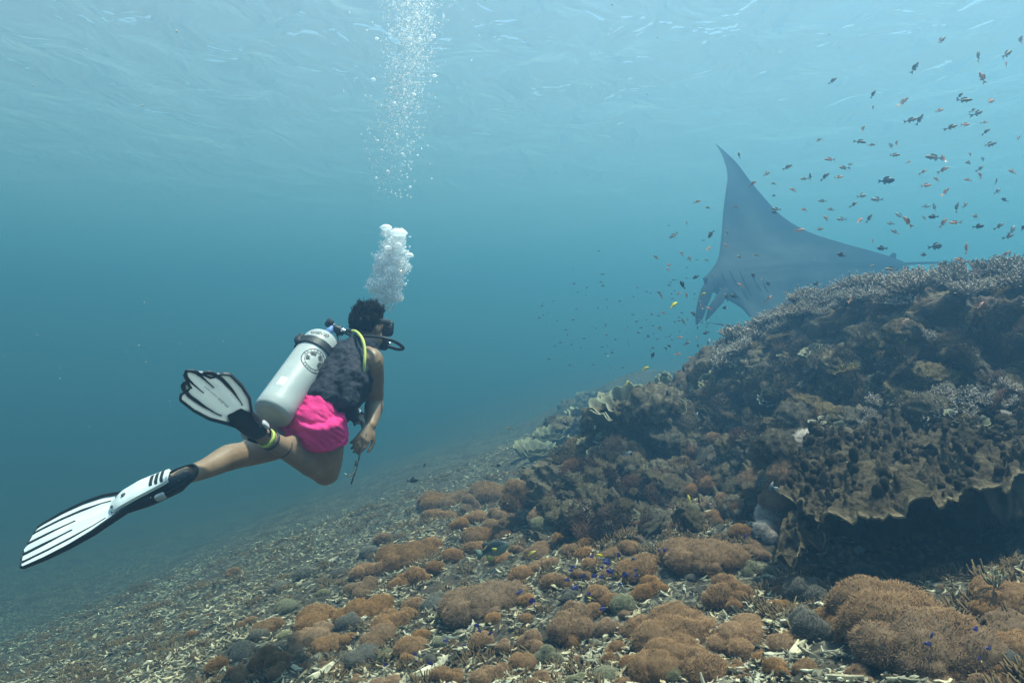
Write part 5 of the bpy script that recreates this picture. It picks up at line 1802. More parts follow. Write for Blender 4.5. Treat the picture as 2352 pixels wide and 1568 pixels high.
# not on the raised right-hand reef
keep = xx < 0.12 * yy + np.where(yy < 2.9, 1.9, 1.15) + 0.15 * r.normal(size=len(xx))
xx, yy = xx[keep], yy[keep]
patchy = fbm(np.stack([xx * 1.1, yy * 1.1, 0 * xx + 4], 1), 3)
keep = r.random(len(xx)) < np.clip(0.55 + 1.0 * patchy, 0.22, 1)
xx, yy, patchy = xx[keep], yy[keep], patchy[keep]
n = len(xx)
zz = ground_z(xx, yy)
size = 0.008 + 0.020 * r.random(n) ** 2.4 + (r.random(n) < 0.05) * 0.03 * r.random(n)
kind = r.integers(0, len(SHARDS), n)
yaw = r.normal(size=n) * 0.9 + 0.5
pitch = r.normal(size=n) * 0.32
roll = r.normal(size=n) * 0.5
tone = np.clip(0.50 + 0.42 * r.normal(size=n) + 0.3 * patchy, 0.10, 1.25)
tint = 0.06 * r.normal(size=n)


def rotm(yaw, pitch, roll):
    cy, sy, cp, sp, cr, sr = np.cos(yaw), np.sin(yaw), np.cos(pitch), np.sin(pitch), np.cos(roll), np.sin(roll)
    return np.stack([np.stack([cy * cp, cy * sp * sr - sy * cr, cy * sp * cr + sy * sr], -1),
                     np.stack([sy * cp, sy * sp * sr + cy * cr, sy * sp * cr - cy * sr], -1),
                     np.stack([-sp, cp * sr, cp * cr], -1)], -2)


R_all = rotm(yaw, pitch, roll)
loc = np.stack([xx, yy, zz + 0.012 + size * 0.15 * r.random(n)], 1)
show = size / yy * (0.4 + tone)
inview = (np.abs(xx / yy) < 0.73) & (zz / yy > -0.49)
order = np.argsort(-(show * inview))
big = order[:300]
mask = np.ones(n, bool); mask[big] = False
mb = MB()
for k, (v, fs) in enumerate(SHARDS):
    sel = np.where(mask & (kind == k))[0]
    V = np.einsum('nij,vj->nvi', R_all[sel], v) * size[sel][:, None, None] + loc[sel][:, None]
    base = mb.n
    c = np.stack([tone[sel] * (1 + tint[sel]), tone[sel], tone[sel] * (1 - tint[sel])], 1)
    mb.add(V.reshape(-1, 3), np.zeros((0, 3), int), 0, np.repeat(c, len(v), 0))
    for f in fs:
        ff = (f[None] + (np.arange(len(sel)) * len(v))[:, None, None] + base).reshape(-1, f.shape[1])
        mb.f.append(ff); mb.m.append(np.zeros(len(ff), int))
mb.build('rubble', m_rub, SEABED, False, True, kind='stuff')
SH_ME = []
for v, fs in SHARDS:
    for t_ in (0.75, 1.05):
        m_ = MB(); m_.add(v, fs[0], 0, (t_, t_, t_ * 0.97))
        for f in fs[1:]:
            m_.f.append(f); m_.m.append(np.zeros(len(f), int))
        SH_ME.append(m_.mesh('rubble_fragment', m_rub_obj, False, True))
for i in big:
    o = obj('rubble_fragment', SH_ME[2 * kind[i] + (1 if tone[i] > 0.7 else 0)], SEABED)
    o.matrix_world = mat4(R_all[i], loc[i], size[i])

# a few large bleached slabs that stand out
for x, y, L, a in ((735, 1548, 0.07, 0.6), (985, 1545, 0.08, 0.5), (1065, 1500, 0.05, -0.7), (768, 1290, 0.06, 0.1), (1830, 1500, 0.05, 0.6), (1230, 1380, 0.035, -0.6), (480, 1405, 0.045, 0.5)):
    h = hit(x, y, 'sea')
    if h is None: continue
    o = obj('rubble_fragment', SH_ME[int(r.integers(0, 6)) * 2 + 1], SEABED)
    o.matrix_world = mat4(rotm(np.array(a), np.array(-0.25), np.array(0.2)), h[0] + np.array([0, 0, 0.02]), L)


# low brown growth over the rubble: tufts nobody could count
m_growth = surf('brown_turf_growth', (0.085, 0.055, 0.032), 0.95, (0.13, 0.088, 0.052), scale=2.0, attr=True, spec=0.05)
r = np.random.default_rng(8)
n0 = 9000
gy = 1.7 + 7.5 * r.random(n0) ** 1.2
gx = (r.random(n0) * 1.7 - 0.88) * gy
pt = fbm(np.stack([gx * 0.9, gy * 0.9, 0 * gx + 11], 1), 3)
kp = (r.random(n0) < np.clip(0.45 + 1.2 * pt, 0.04, 1)) & (gx < 0.12 * gy + np.where(gy < 2.9, 1.9, 1.3))
gx, gy = gx[kp], gy[kp]
gz = ground_z(gx, gy)
per = 26
root = np.repeat(np.stack([gx, gy, gz], 1), per, 0)
m = len(root)
rad = np.repeat(0.018 + 0.045 * r.random(len(gx)) ** 2, per)
aa = r.random(m) * 6.283; qq = np.sqrt(r.random(m))
root = root + np.stack([np.cos(aa) * qq * rad, np.sin(aa) * qq * rad, 0 * aa], 1)
dirs = np.stack([np.cos(aa) * qq * 0.8, np.sin(aa) * qq * 0.8, 0.7 + 0.3 * r.random(m)], 1) + 0.25 * r.normal(size=(m, 3))
dirs /= np.linalg.norm(dirs, axis=1)[:, None]
mb = MB()
tn = np.repeat(0.6 + 0.7 * r.random(len(gx)), per)
spikes(mb, root, dirs, rad * (0.5 + 0.5 * r.random(m)) * (1.2 - 0.6 * qq), rad * 0.09, (0.6, 0.6, 0.6), (1.4, 1.35, 1.2), r, 0.4)
mb.build('seabed_growth', m_growth, SEABED, True, True, kind='stuff')
# ------------------------------------------------------------------ the manta ray, belly towards us, behind the ridge
m_manta = surf('manta_skin', (0.042, 0.045, 0.049), 0.7, (0.028, 0.030, 0.033), scale=3, attr=True, spec=0.05, bump=0.1, bscale=30, col3=(0.018, 0.02, 0.022), scale3=1.6)
m_slit = surf('gill_slit_dark', (0.015, 0.016, 0.017), 0.8)
MD = 14.0                                                 # distance of the animal's middle


def make_manta():
    k = MD / 7.5
    # sections from the raised wing tip over the back to the lowered wing: (front edge, rear edge, half thickness)
    sec = [
        ((1645, 331, 8.1), (1647, 332, 8.1), 0.004),
        ((1661, 362, 8.0), (1690, 372, 8.05), 0.012),
        ((1671, 402, 7.9), (1722, 414, 8.0), 0.022),
        ((1667, 440, 7.8), (1757, 456, 7.95), 0.035),
        ((1661, 490, 7.7), (1797, 497, 7.9), 0.055),
        ((1657, 545, 7.55), (1856, 532, 7.9), 0.085),
        ((1650, 592, 7.4), (1935, 558, 7.9), 0.13),
        ((1632, 622, 7.25), (2022, 582, 7.95), 0.20),
        ((1618, 640, 7.15), (2080, 603, 8.0), 0.24),
        ((1626, 655, 7.1), (2084, 618, 8.0), 0.25),
        ((1665, 676, 7.05), (2078, 640, 7.9), 0.23),
        ((1700, 700, 6.95), (2040, 690, 7.7), 0.15),
        ((1722, 725, 6.8), (1960, 750, 7.3), 0.09),
        ((1735, 742, 6.6), (1880, 790, 6.9), 0.05),
        ((1715, 747, 6.4), (1800, 790, 6.6), 0.03),
        ((1680, 745, 6.2), (1730, 765, 6.35), 0.015),
        ((1630, 741, 6.05), (1634, 742, 6.06), 0.004),
    ]
    A = spline(np.array([P(*s[0]) * k for s in sec]), 110)
    B = spline(np.array([P(*s[1]) * k for s in sec]), 110)
    T = np.interp(np.linspace(0, 1, 110), np.linspace(0, 1, len(sec)), [s[2] for s in sec]) * k
    nc = 40
    c = (1 - np.cos(np.linspace(0, math.pi, nc))) / 2
    mid = A[:, None] * (1 - c)[None, :, None] + B[:, None] * c[None, :, None]
    du = np.gradient(mid, axis=0); dv = np.gradient(mid, axis=1)
    n = np.cross(du, dv); n /= np.linalg.norm(n, axis=2)[..., None] + 1e-9
    if n[55, 20, 1] > 0: n = -n                          # belly side towards the camera
    th = T[:, None] * (2.2 * np.sqrt(np.clip(c, 0, 1)) * (1 - c) ** 0.9)[None, :]
    belly = mid + n * (th * 0.75)[..., None]
    back = mid - n * th[..., None]
    u = np.linspace(0, 1, 110)[:, None]
    # pale belly, dark rear margin and wing tips: the animal's own pattern
    dark = np.clip((c[None, :] - 0.45) / 0.35 + np.where(u < 0.30, (0.30 - u) * 1.5, 0) + 0.25 * fbm(mid * 2.0, 3), 0, 1)
    cb = 1.25 - 0.85 * dark
    mb = MB()
    f = grid_faces(110, nc)
    mb.add(belly.reshape(-1, 3), f, 0, np.repeat(cb.reshape(-1, 1), 3, 1))
    mb.add(back.reshape(-1, 3), f[:, ::-1], 0, (0.22, 0.22, 0.22))
    me = mb.mesh('body', m_manta, True, True)
    return me, belly, f, k


me, belly, mf, MK = make_manta()
MANTA = empty('manta_ray', tuple(P(1850, 620, 7.5) * MK), label='large grey manta ray swimming behind the reef ridge', cat='manta ray')
part(obj('body', me), MANTA)
bv = BVHTree.FromPolygons([tuple(x) for x in belly.reshape(-1, 3)], [tuple(x) for x in mf])


def on_manta(px, py, lift=0.02):
    d = Vector(((px - 1176.0) / F, 1.0, (784.0 - py) / F)).normalized()
    h = bv.ray_cast(Vector((0, 0, 0)), d)
    return None if h[0] is None else np.array(h[0]) - np.array(d) * lift


for a, b in (((1656, 622), (1670, 648)), ((1676, 619), (1696, 657)), ((1699, 620), (1727, 678)), ((1727, 628), (1750, 668)), ((1752, 640), (1766, 672)),
             ((1664, 660), (1684, 676)), ((1684, 662), (1706, 690)), ((1706, 660), (1722, 690))):
    q = [on_manta(a[0] + (b[0] - a[0]) * t, a[1] + (b[1] - a[1]) * t + 3 * math.sin(t * 3.1)) for t in np.linspace(0, 1, 7)]
    if any(x is None for x in q): continue
    part(tube_part('gill_slit', q, [0.004, 0.010, 0.012, 0.010, 0.004], m_slit, None, 6, 20), MANTA)
# lobes beside the mouth, eye, little back fin, whip tail
mbl = MB()
add_tube(mbl, spline(np.array([P(*q) * MK for q in ((1640, 640, 7.1), (1624, 668, 7.0), (1613, 700, 6.95), (1606, 728, 6.95), (1600, 745, 7.0))]), 24), np.interp(np.linspace(0, 1, 24), [0, 0.3, 0.7, 1], [0.10, 0.12, 0.09, 0.02]),
         np.interp(np.linspace(0, 1, 24), [0, 0.4, 1], [0.06, 0.03, 0.012]), 12, up=(0, -1, 0), col=(1.1, 1.1, 1.1))
part(mbl.build('head_lobe', m_manta, None, True, True), MANTA)
mbl = MB()
add_tube(mbl, spline(np.array([P(*q) * MK for q in ((1668, 668, 7.05), (1650, 690, 6.9), (1634, 712, 6.85), (1622, 735, 6.85))]), 24), np.interp(np.linspace(0, 1, 24), [0, 0.3, 0.7, 1], [0.08, 0.10, 0.07, 0.02]),
         np.interp(np.linspace(0, 1, 24), [0, 0.4, 1], [0.05, 0.03, 0.012]), 12, up=(0, -1, 0), col=(1.2, 1.2, 1.2))
part(mbl.build('head_lobe', m_manta, None, True, True), MANTA)
mbl = MB(); ellipsoid(mbl, P(1621, 641, 7.02) * MK, np.eye(3), (0.055, 0.04, 0.05), 2)
part(mbl.build('eye', m_slit), MANTA)
pt = [P(*q) * MK for q in ((2040, 596, 7.95), (2054, 580, 7.97), (2059, 584, 7.98), (2058, 604, 8.0))]
mbl = MB()
fv = np.array(pt + [q + np.array([0, 0.10, 0]) for q in pt])
mbl.add(fv, np.array([[0, 1, 2, 3], [7, 6, 5, 4], [0, 4, 5, 1], [1, 5, 6, 2], [2, 6, 7, 3]]), 0, (0.3, 0.3, 0.3))
part(mbl.build('dorsal_fin', m_manta, None, False, True), MANTA)
for e in (((2070, 596), (2096, 604), (2090, 622), (2066, 640)), ):
    pass
mbl = MB()
add_tube(mbl, spline(np.array([P(*q) * MK for q in ((2075, 606, 8.0), (2120, 604, 8.0), (2200, 602, 8.05), (2290, 598, 8.1), (2400, 594, 8.2))]), 40), np.linspace(0.035, 0.008, 40), None, 8, col=(0.3, 0.3, 0.3))
part(mbl.build('tail', m_manta, None, True, True), MANTA)


# ------------------------------------------------------------------ fish
def fish_mesh(name, mats, seed=0, deep=0.30, bend=0.0, tail=0.30, colf=None, fork=0.6, dorsal=0.10, thick=0.14):
    """Small fish, nose at +x, length about 1: body, forked tail, dorsal, anal and side fins with thickness."""
    n, s = 16, 10
    t = np.linspace(0, 1, n)
    h = deep / 2 * np.interp(t, [0, 0.06, 0.2, 0.42, 0.65, 0.85, 1.0], [0.10, 0.42, 0.80, 1.0, 0.80, 0.38, 0.26])
    w = thick / 2 * np.interp(t, [0, 0.08, 0.3, 0.6, 0.85, 1.0], [0.15, 0.6, 1.0, 0.75, 0.3, 0.12])
    x = 0.5 - 0.76 * t
    a = np.linspace(0, 2 * math.pi, s, endpoint=False)
    V = np.stack([np.repeat(x[:, None], s, 1), w[:, None] * np.cos(a)[None], h[:, None] * np.sin(a)[None]], -1).reshape(-1, 3)
    mb = MB()
    cf = colf or (lambda p: np.ones((len(p), 3)))
    mb.add(V, grid_faces(n, s, wrap_v=True), 0, cf(V))
    mb.f.append(np.array([list(range(s))[::-1]])); mb.m.append(np.array([0]))
    mb.f.append(np.array([[mb.n - s + j for j in range(s)]])); mb.m.append(np.array([0]))

    def fin(outline, y0=0.0, mat=0):
        o = np.array([[p[0], y0, p[1]] for p in outline])
        c = o.mean(0)
        m = len(o)
        th = 0.008
        v = np.concatenate([o + [0, th * 0.3, 0], o - [0, th * 0.3, 0], [c + [0, th, 0]], [c - [0, th, 0]]])
        f = [[k, (k + 1) % m, 2 * m] for k in range(m)] + [[m + (k + 1) % m, m + k, 2 * m + 1] for k in range(m)]
        mb.add(v, np.array(f), mat, cf(v))
        mb.f.append(np.array([[k, m + k, m + (k + 1) % m, (k + 1) % m] for k in range(m)])); mb.m.append(np.full(m, mat))

    xt = -0.25
    fin([(xt, 0.025), (xt - tail * 0.55, tail * 0.34), (xt - tail * 0.95, tail * 0.55), (xt - tail * (1 - fork * 0.75), 0.0), (xt - tail * 0.95, -tail * 0.55), (xt - tail * 0.55, -tail * 0.34), (xt, -0.025)])
    hh = deep / 2
    fin([(0.24, hh * 0.80), (0.16, hh * 0.92 + dorsal), (0.0, hh * 0.95 + dorsal * 0.8), (-0.14, hh * 0.6 + dorsal * 0.75), (-0.17, hh * 0.40), (0.0, hh * 0.75)])
    fin([(0.0, -hh * 0.82), (-0.06, -hh * 0.8 - dorsal), (-0.16, -hh * 0.5 - dorsal * 0.7), (-0.17, -hh * 0.36)])
    fin([(0.22, -hh * 0.78), (0.17, -hh * 0.9 - dorsal * 0.9), (0.12, -hh * 0.85)])
    for sd in (-1, 1):
        o = np.array([[0.20, sd * thick * 0.45, -0.01], [0.08, sd * thick * 0.85, 0.03], [0.05, sd * thick * 0.9, -0.03], [0.10, sd * thick * 0.7, -0.06]])
        o2 = o + np.array([0, sd * 0.008, 0])
        v = np.concatenate([o, o2])
        mb.add(v, np.array([[0, 1, 2, 3], [7, 6, 5, 4], [0, 4, 5, 1], [1, 5, 6, 2], [2, 6, 7, 3], [3, 7, 4, 0]]), 0, cf(v))
    for sd in (-1, 1):                                   # eyes
        v, f = ico(1)
        mb.add(v * 0.020 + np.array([0.40, sd * thick * 0.30, deep * 0.10]), f, 0, (0.03, 0.03, 0.03))
    if bend:
        for q in range(len(mb.v)):
            p = mb.v[q]
            mb.v[q] = p + np.stack([0 * p[:, 0], bend * (np.clip(0.2 - p[:, 0], 0, None)) ** 2, 0 * p[:, 0]], 1)
    return mb.mesh(name, mats, True, True)


def two(c_back, c_belly, split=0.0, c_tail=None, tx=-0.25):
    cb, cl = np.array(c_back), np.array(c_belly)

    def f(p):
        t = np.clip((p[:, 2] - split) / 0.05 + 0.5, 0, 1)[:, None]
        out = cl * (1 - t) + cb * t
        if c_tail is not None:
            k = np.clip((tx - p[:, 0]) / 0.04 + 0.5, 0, 1)[:, None]
            out = out * (1 - k) + np.array(c_tail) * k
        return out
    return f


m_fish = surf('fish_scales', (1, 1, 1), 0.45, attr=True, rand=0.18, spec=0.4)
FM = {
    'o': [fish_mesh('orange_fish', m_fish, 1, 0.215, b, 0.28, two((0.50, 0.17, 0.09), (0.66, 0.34, 0.20), 0, (0.64, 0.28, 0.12))) for b in (0.0, 0.7, -0.7)],
    'b': [fish_mesh('brown_fish', m_fish, 2, 0.215, b, 0.26, two((0.15, 0.115, 0.08), (0.28, 0.20, 0.14), 0)) for b in (0.0, 0.7, -0.7)],
    'k': [fish_mesh('dark_fish', m_fish, 3, 0.38, b, 0.26, two((0.022, 0.02, 0.022), (0.035, 0.03, 0.03), 0)) for b in (0.0, 0.5)],
    'w': [fish_mesh('dark_pale_tailed_fish', m_fish, 4, 0.48, 0.0, 0.28, two((0.022, 0.02, 0.022), (0.035, 0.03, 0.03), 0, (0.65, 0.65, 0.6), -0.18))],
    'y': [fish_mesh('yellow_fish', m_fish, 5, 0.30, 0.0, 0.24, two((0.78, 0.58, 0.02), (0.85, 0.68, 0.03), 0))],
    'v': [fish_mesh('violet_fish', m_fish, 6, 0.36, b, 0.26, two((0.025, 0.022, 0.15), (0.13, 0.06, 0.36), -0.03, (0.75, 0.55, 0.04), -0.22)) for b in (0.0, 0.5)],
    'g': [fish_mesh('grey_fish', m_fish, 7, 0.30, 0.3, 0.26, two((0.20, 0.22, 0.23), (0.42, 0.44, 0.45), 0))],
}
FW = {'o': 'orange', 'b': 'brown', 'k': 'black', 'w': 'black white-tailed', 'y': 'yellow', 'v': 'violet-blue yellow-tailed', 'g': 'grey'}
rf = np.random.default_rng(77)


def put_fish(kind, px, py, length, ang, d=None, yaw=None, name=None, **tags):
    """A fish `length` picture units long, nose at angle ang (degrees, 0 = right, 90 = up)."""
    d = d if d is not None else 3.6 + 1.6 * rf.random()
    yw = (rf.random() - 0.5) * 0.9 if yaw is None else yaw
    a = math.radians(ang)
    X = nrm([math.cos(a) * math.cos(yw), math.sin(yw), math.sin(a) * math.cos(yw)])
    Zh = np.array([0, 0, 1.0]) if abs(X[2]) < 0.9 else nrm([-X[0], 0, 0.6])
    Y = nrm(np.cross(Zh, X)); Z = np.cross(X, Y)
    me = FM[kind][int(rf.integers(0, len(FM[kind])))]
    o = obj(name or me.name.split('.')[0], me)
    o.matrix_world = mat4(np.stack([X, Y, Z], 1), P(px, py, d), length / F * d / max(math.cos(yw), 0.5))
    return tag(o, **tags)


# the school over the ridge: read off the photograph (x, y, length, angle, kind)
def A1(zx, zy): return 1800.8 + zx * 0.375, 55.1 + zy * 0.375
def A2(zx, zy): return 1470.0 + zx * 0.375, 294.0 + zy * 0.375


SCH1 = [(958, 105, 90, 40, 'b'), (800, 270, 85, 60, 'b'), (1190, 200, 90, 78, 'b'), (1365, 185, 105, 35, 'b'), (1447, 105, 85, 70, 'b'), (1215, 330, 90, 100, 'o'), (1362, 250, 50, 85, 'o'), (297, 350, 62, 35, 'b'), (545, 432, 60, 62, 'b'),
        (545, 512, 25, 80, 'o'), (728, 480, 78, 45, 'o'), (1080, 438, 50, 50, 'b'), (1100, 468, 90, -3, 'b'), (1258, 476, 90, 20, 'o'), (1160, 527, 50, 40, 'b'), (1190, 546, 90, 25, 'b'), (952, 530, 65, 20, 'o'), (775, 590, 85, 12, 'b'), (830, 588, 75, 65, 'b'),
        (1025, 632, 82, 18, 'b'), (1110, 617, 72, 5, 'o'), (1230, 603, 45, 5, 'o'), (1238, 660, 55, 40, 'b'), (480, 645, 65, 55, 'b'), (465, 720, 78, -15, 'b'), (535, 742, 45, 5, 'b'), (210, 712, 50, 25, 'b'), (655, 748, 55, 100, 'g'), (688, 735, 60, 72, 'b'),
        (1258, 740, 90, 15, 'b'), (1430, 702, 65, 42, 'b'), (675, 804, 70, 3, 'b'), (920, 818, 120, 172, 'b'), (975, 825, 60, 110, 'o'), (765, 845, 35, 20, 'o'), (280, 830, 65, 172, 'o'), (1145, 803, 45, 150, 'o'), (1135, 850, 65, 175, 'b'), (1217, 830, 40, 95, 'g'),
        (20, 878, 62, 25, 'b'), (365, 882, 70, 175, 'b'), (408, 860, 32, 170, 'g'), (250, 935, 65, 40, 'b'), (335, 938, 62, 5, 'o'), (160, 942, 70, 80, 'k'), (125, 950, 50, 175, 'b'), (855, 905, 55, 35, 'o'), (975, 893, 65, 25, 'o'), (625, 960, 95, 2, 'k'),
        (935, 952, 48, 150, 'o'), (870, 990, 80, 10, 'o'), (1205, 885, 60, 40, 'b'), (1200, 925, 45, 100, 'o'), (1125, 955, 55, 165, 'o'), (1400, 905, 75, 165, 'o'), (1300, 972, 58, 92, 'b'), (1308, 1025, 55, 40, 'g'), (988, 1030, 60, 55, 'o'),
        (55, 1017, 50, 145, 'o'), (478, 1052, 72, 15, 'g'), (570, 1075, 75, 172, 'g'), (235, 1085, 50, 170, 'b'), (430, 1104, 60, 40, 'b'), (125, 1137, 50, 165, 'o'), (290, 1136, 55, 172, 'b'), (1055, 1125, 65, 80, 'b'), (1108, 1110, 70, 40, 'b'), (1350, 1078, 48, 150, 'k'),
        (870, 1117, 55, 5, 'g'), (920, 1125, 60, 108, 'g'), (262, 1192, 65, 150, 'o'), (352, 1196, 65, 175, 'g'), (460, 1205, 65, 35, 'o'), (523, 1190, 65, 62, 'b'), (708, 1175, 65, 140, 'g'), (755, 1210, 80, 112, 'o'), (915, 1181, 55, 175, 'k'), (975, 1220, 78, 55, 'o'), (1045, 1217, 72, 178, 'o'),
        (860, 1190, 45, 115, 'g'), (652, 1222, 48, 170, 'g'), (1180, 1178, 80, 178, 'b'), (1190, 1240, 62, 5, 'k'), (1320, 1238, 68, 35, 'b'), (1400, 1262, 90, 45, 'g'), (1380, 1300, 75, 22, 'b'), (1463, 1250, 45, 60, 'k'), (90, 1263, 70, 8, 'o'), (215, 1257, 65, 10, 'b'), (680, 1275, 55, 140, 'b'),
        (598, 1374, 68, 178, 'k'), (930, 1362, 92, 8, 'k'), (1118, 1375, 82, 82, 'o'), (545, 1330, 35, 110, 'o'), (853, 1413, 52, 5, 'k'), (985, 1472, 68, 178, 'w'), (352, 1415, 62, 165, 'k'), (1290, 1428, 75, 10, 'b'), (1360, 1410, 62, 40, 'o'), (660, 1503, 95, 175, 'b'),
        (1080, 1447, 90, 165, 'o'), (908, 1478, 45, 10, 'b'), (1440, 1440, 50, 90, 'b')]
SCH2 = [(350, 452, 50, 15, 'o'), (418, 488, 42, 178, 'b'), (590, 485, 40, 160, 'b'), (605, 165, 42, 95, 'b'), (690, 340, 50, 30, 'o'), (820, 342, 42, 172, 'b'), (775, 280, 65, 28, 'b'), (835, 497, 60, 170, 'b'), (825, 518, 40, 160, 'k'), (820, 415, 26, 10, 'k'),
        (208, 657, 70, 215, 'b'), (432, 650, 62, 235, 'k'), (288, 585, 32, 110, 'b'), (415, 740, 50, 30, 'o'), (258, 770, 42, 125, 'o'), (100, 793, 48, 140, 'b'), (305, 800, 45, 110, 'o'), (183, 838, 42, 178, 'o'), (172, 865, 36, 120, 'o'), (408, 810, 34, 165, 'b'),
        (342, 913, 45, 205, 'k'), (262, 962, 65, 128, 'k'), (118, 1010, 45, 140, 'b'), (130, 1030, 40, 120, 'o'), (238, 1013, 38, 210, 'o'), (285, 1025, 42, 110, 'o'), (385, 1015, 40, 15, 'y'), (525, 1035, 52, 100, 'b'), (580, 1030, 60, 170, 'k'), (425, 1105, 50, 160, 'o'),
        (205, 1085, 68, 35, 'y'), (522, 1100, 40, 175, 'w'), (328, 1140, 55, 130, 'b'), (268, 1188, 58, 122, 'b'), (370, 1090, 50, 120, 'b'), (362, 1048, 30, 110, 'b'), (140, 1133, 34, 165, 'o'), (118, 1228, 42, 145, 'b'), (352, 1225, 26, 100, 'k'), (402, 1254, 42, 195, 'k'),
        (242, 1282, 42, 8, 'o'), (285, 1320, 46, 30, 'b'), (420, 1315, 55, 72, 'g'), (450, 1320, 42, 85, 'o'), (465, 1350, 42, 95, 'b'), (530, 1300, 52, 75, 'k'), (345, 1290, 34, 88, 'o'), (180, 1335, 30, 150, 'k'), (160, 1352, 24, 100, 'k'), (355, 1335, 28, 110, 'k'),
        (228, 1384, 42, 8, 'o'), (315, 1408, 48, 172, 'o'), (383, 1378, 40, 175, 'b'), (78, 1393, 46, 70, 'k'), (500, 1375, 36, 120, 'g'), (620, 963, 60, 155, 'o'), (790, 1045, 60, 45, 'o'), (695, 905, 40, 120, 'k'), (1085, 955, 52, 178, 'w'), (785, 955, 40, 110, 'k'),
        (1600, 1205, 110, 48, 'o'), (1295, 1050, 75, 35, 'o'), (1340, 1253, 28, 120, 'g'), (2085, 1085, 70, 40, 'o'), (1415, 845, 60, 10, 'b'), (740, 915, 26, 100, 'o'), (535, 640, 34, 95, 'o'), (530, 720, 40, 130, 'o'), (615, 790, 55, 170, 'b'), (715, 780, 42, 160, 'b')]
def fish_label(kd, x, y, L, ang):
    a = ang % 360
    hd = 'heading up' if 50 < a < 130 else ('heading left' if 130 <= a <= 240 else 'heading right')
    wh = ('near the top edge at the right' if y < 200 else
          'by the right edge' if x > 2240 else
          'high above the ray\'s tail' if x > 1900 and y < 400 else
          'just above the ray\'s tail' if x > 1900 and y < 560 else
          'low over the reef crest' if x > 1900 else
          'right of the ray\'s raised wing tip' if y < 480 else
          'in front of the ray\'s body' if x > 1650 and y < 700 else
          'left of the ray\'s head' if y < 700 else
          'over the reef face' if x > 1690 else
          'left of the ridge below the ray')
    sz = 'tiny' if L < 38 else ('longer' if L > 72 else 'small')
    return f'{sz} {FW[kd]} fish {hd}, {wh}'


for lst, tr in ((SCH1, A1), (SCH2, A2)):
    for zx, zy, L, ang, kd in lst:
        x, y = tr(zx, zy)
        dd = 4.2 + 1.8 * rf.random() if L > 40 else 5.4 + 1.4 * rf.random()
        if x > 1690 and y > 690: dd = min(dd, 3.3)
        put_fish(kd, x, y, L * 0.375 * 0.96, ang, dd,
                 label=fish_label(kd, x, y, L, ang), cat='fish', group=fish_label(kd, x, y, L, ang))

# dark fish over the slope and beside the reef end
for x, y, L, ang, kd, lab in (
        (1393, 942, 34, 5, 'k', 'largest black fish above the hazy hump behind the reef end'),
        (1303, 974, 22, 160, 'k', 'round black fish just above the tip of the ridge'),
        (1272, 958, 10, 170, 'k', 'tiny black fish left of the round black fish'),
        (947, 1103, 28, 5, 'k', 'black fish swimming low right of the diver\'s hook'),
        (1170, 984, 16, 170, 'b', 'small dim brown fish in mid-water left of the ridge'),
        (1143, 1069, 15, 10, 'k', 'small dim black fish above the hazy seabed'),
        (975, 1068, 12, 85, 'k', 'tiny black fish above the lone black fish near the hook'),
        (1570, 850, 20, 110, 'k', 'upper of two black fish beside the reef end'),
        (1582, 872, 30, 100, 'k', 'black fish against the end of the reef wall'),
        (1556, 885, 18, 20, 'k', 'black fish close left of the reef end'),
        (1533, 906, 22, 95, 'k', 'stubby black fish hanging below the reef-end group'),
        (1512, 904, 14, 25, 'k', 'small black fish left of the stubby black fish'),
        (1462, 898, 17, 172, 'k', 'dark fish in line with the reef-end group, farther left'),
        (1410, 917, 10, 10, 'k', 'tiny black fish above the largest black fish'),
        (1439, 917, 8, 10, 'k', 'tiniest black fish right above the largest black fish'),
        (1528, 860, 15, 175, 'k', 'small black fish left of the reef-end pair'),
        (1466, 1142, 32, 85, 'k', 'roundish dark fish over the maroon reef foot'),
        (1481, 846, 20, 20, 'y', 'pale yellow fish with a tall fin left of the reef end'),
        (1440, 880, 15, 60, 'y', 'small brownish-yellow fish above the hazy hump'),
        (1366, 985, 18, 90, 'g', 'striped pale fish over the leafy outcrop'),
        (1599, 955, 20, 60, 'g', 'slim pale fish over the middle of the reef face'),
        (1583, 1148, 28, 110, 'y', 'yellow and black banded fish above the brown soft corals'),
        (1770, 1120, 30, 60, 'g', 'pale grey fish above brown soft corals on the reef foot'),
        (1794, 1128, 34, 150, 'g', 'second pale grey fish beside the plate coral'),
        (1970, 1263, 46, 25, 'g', 'dim grey-green fish inside the dark hollow'),
        (1440, 1042, 24, 25, 'g', 'slim blue-grey fish low on the near end of the ridge')):
    put_fish(kd, x, y, L, ang, min(hit(x, y + 8)[2] * 0.86, 5.2) if hit(x, y + 8) is not None else 4.6, label=lab, cat='fish')

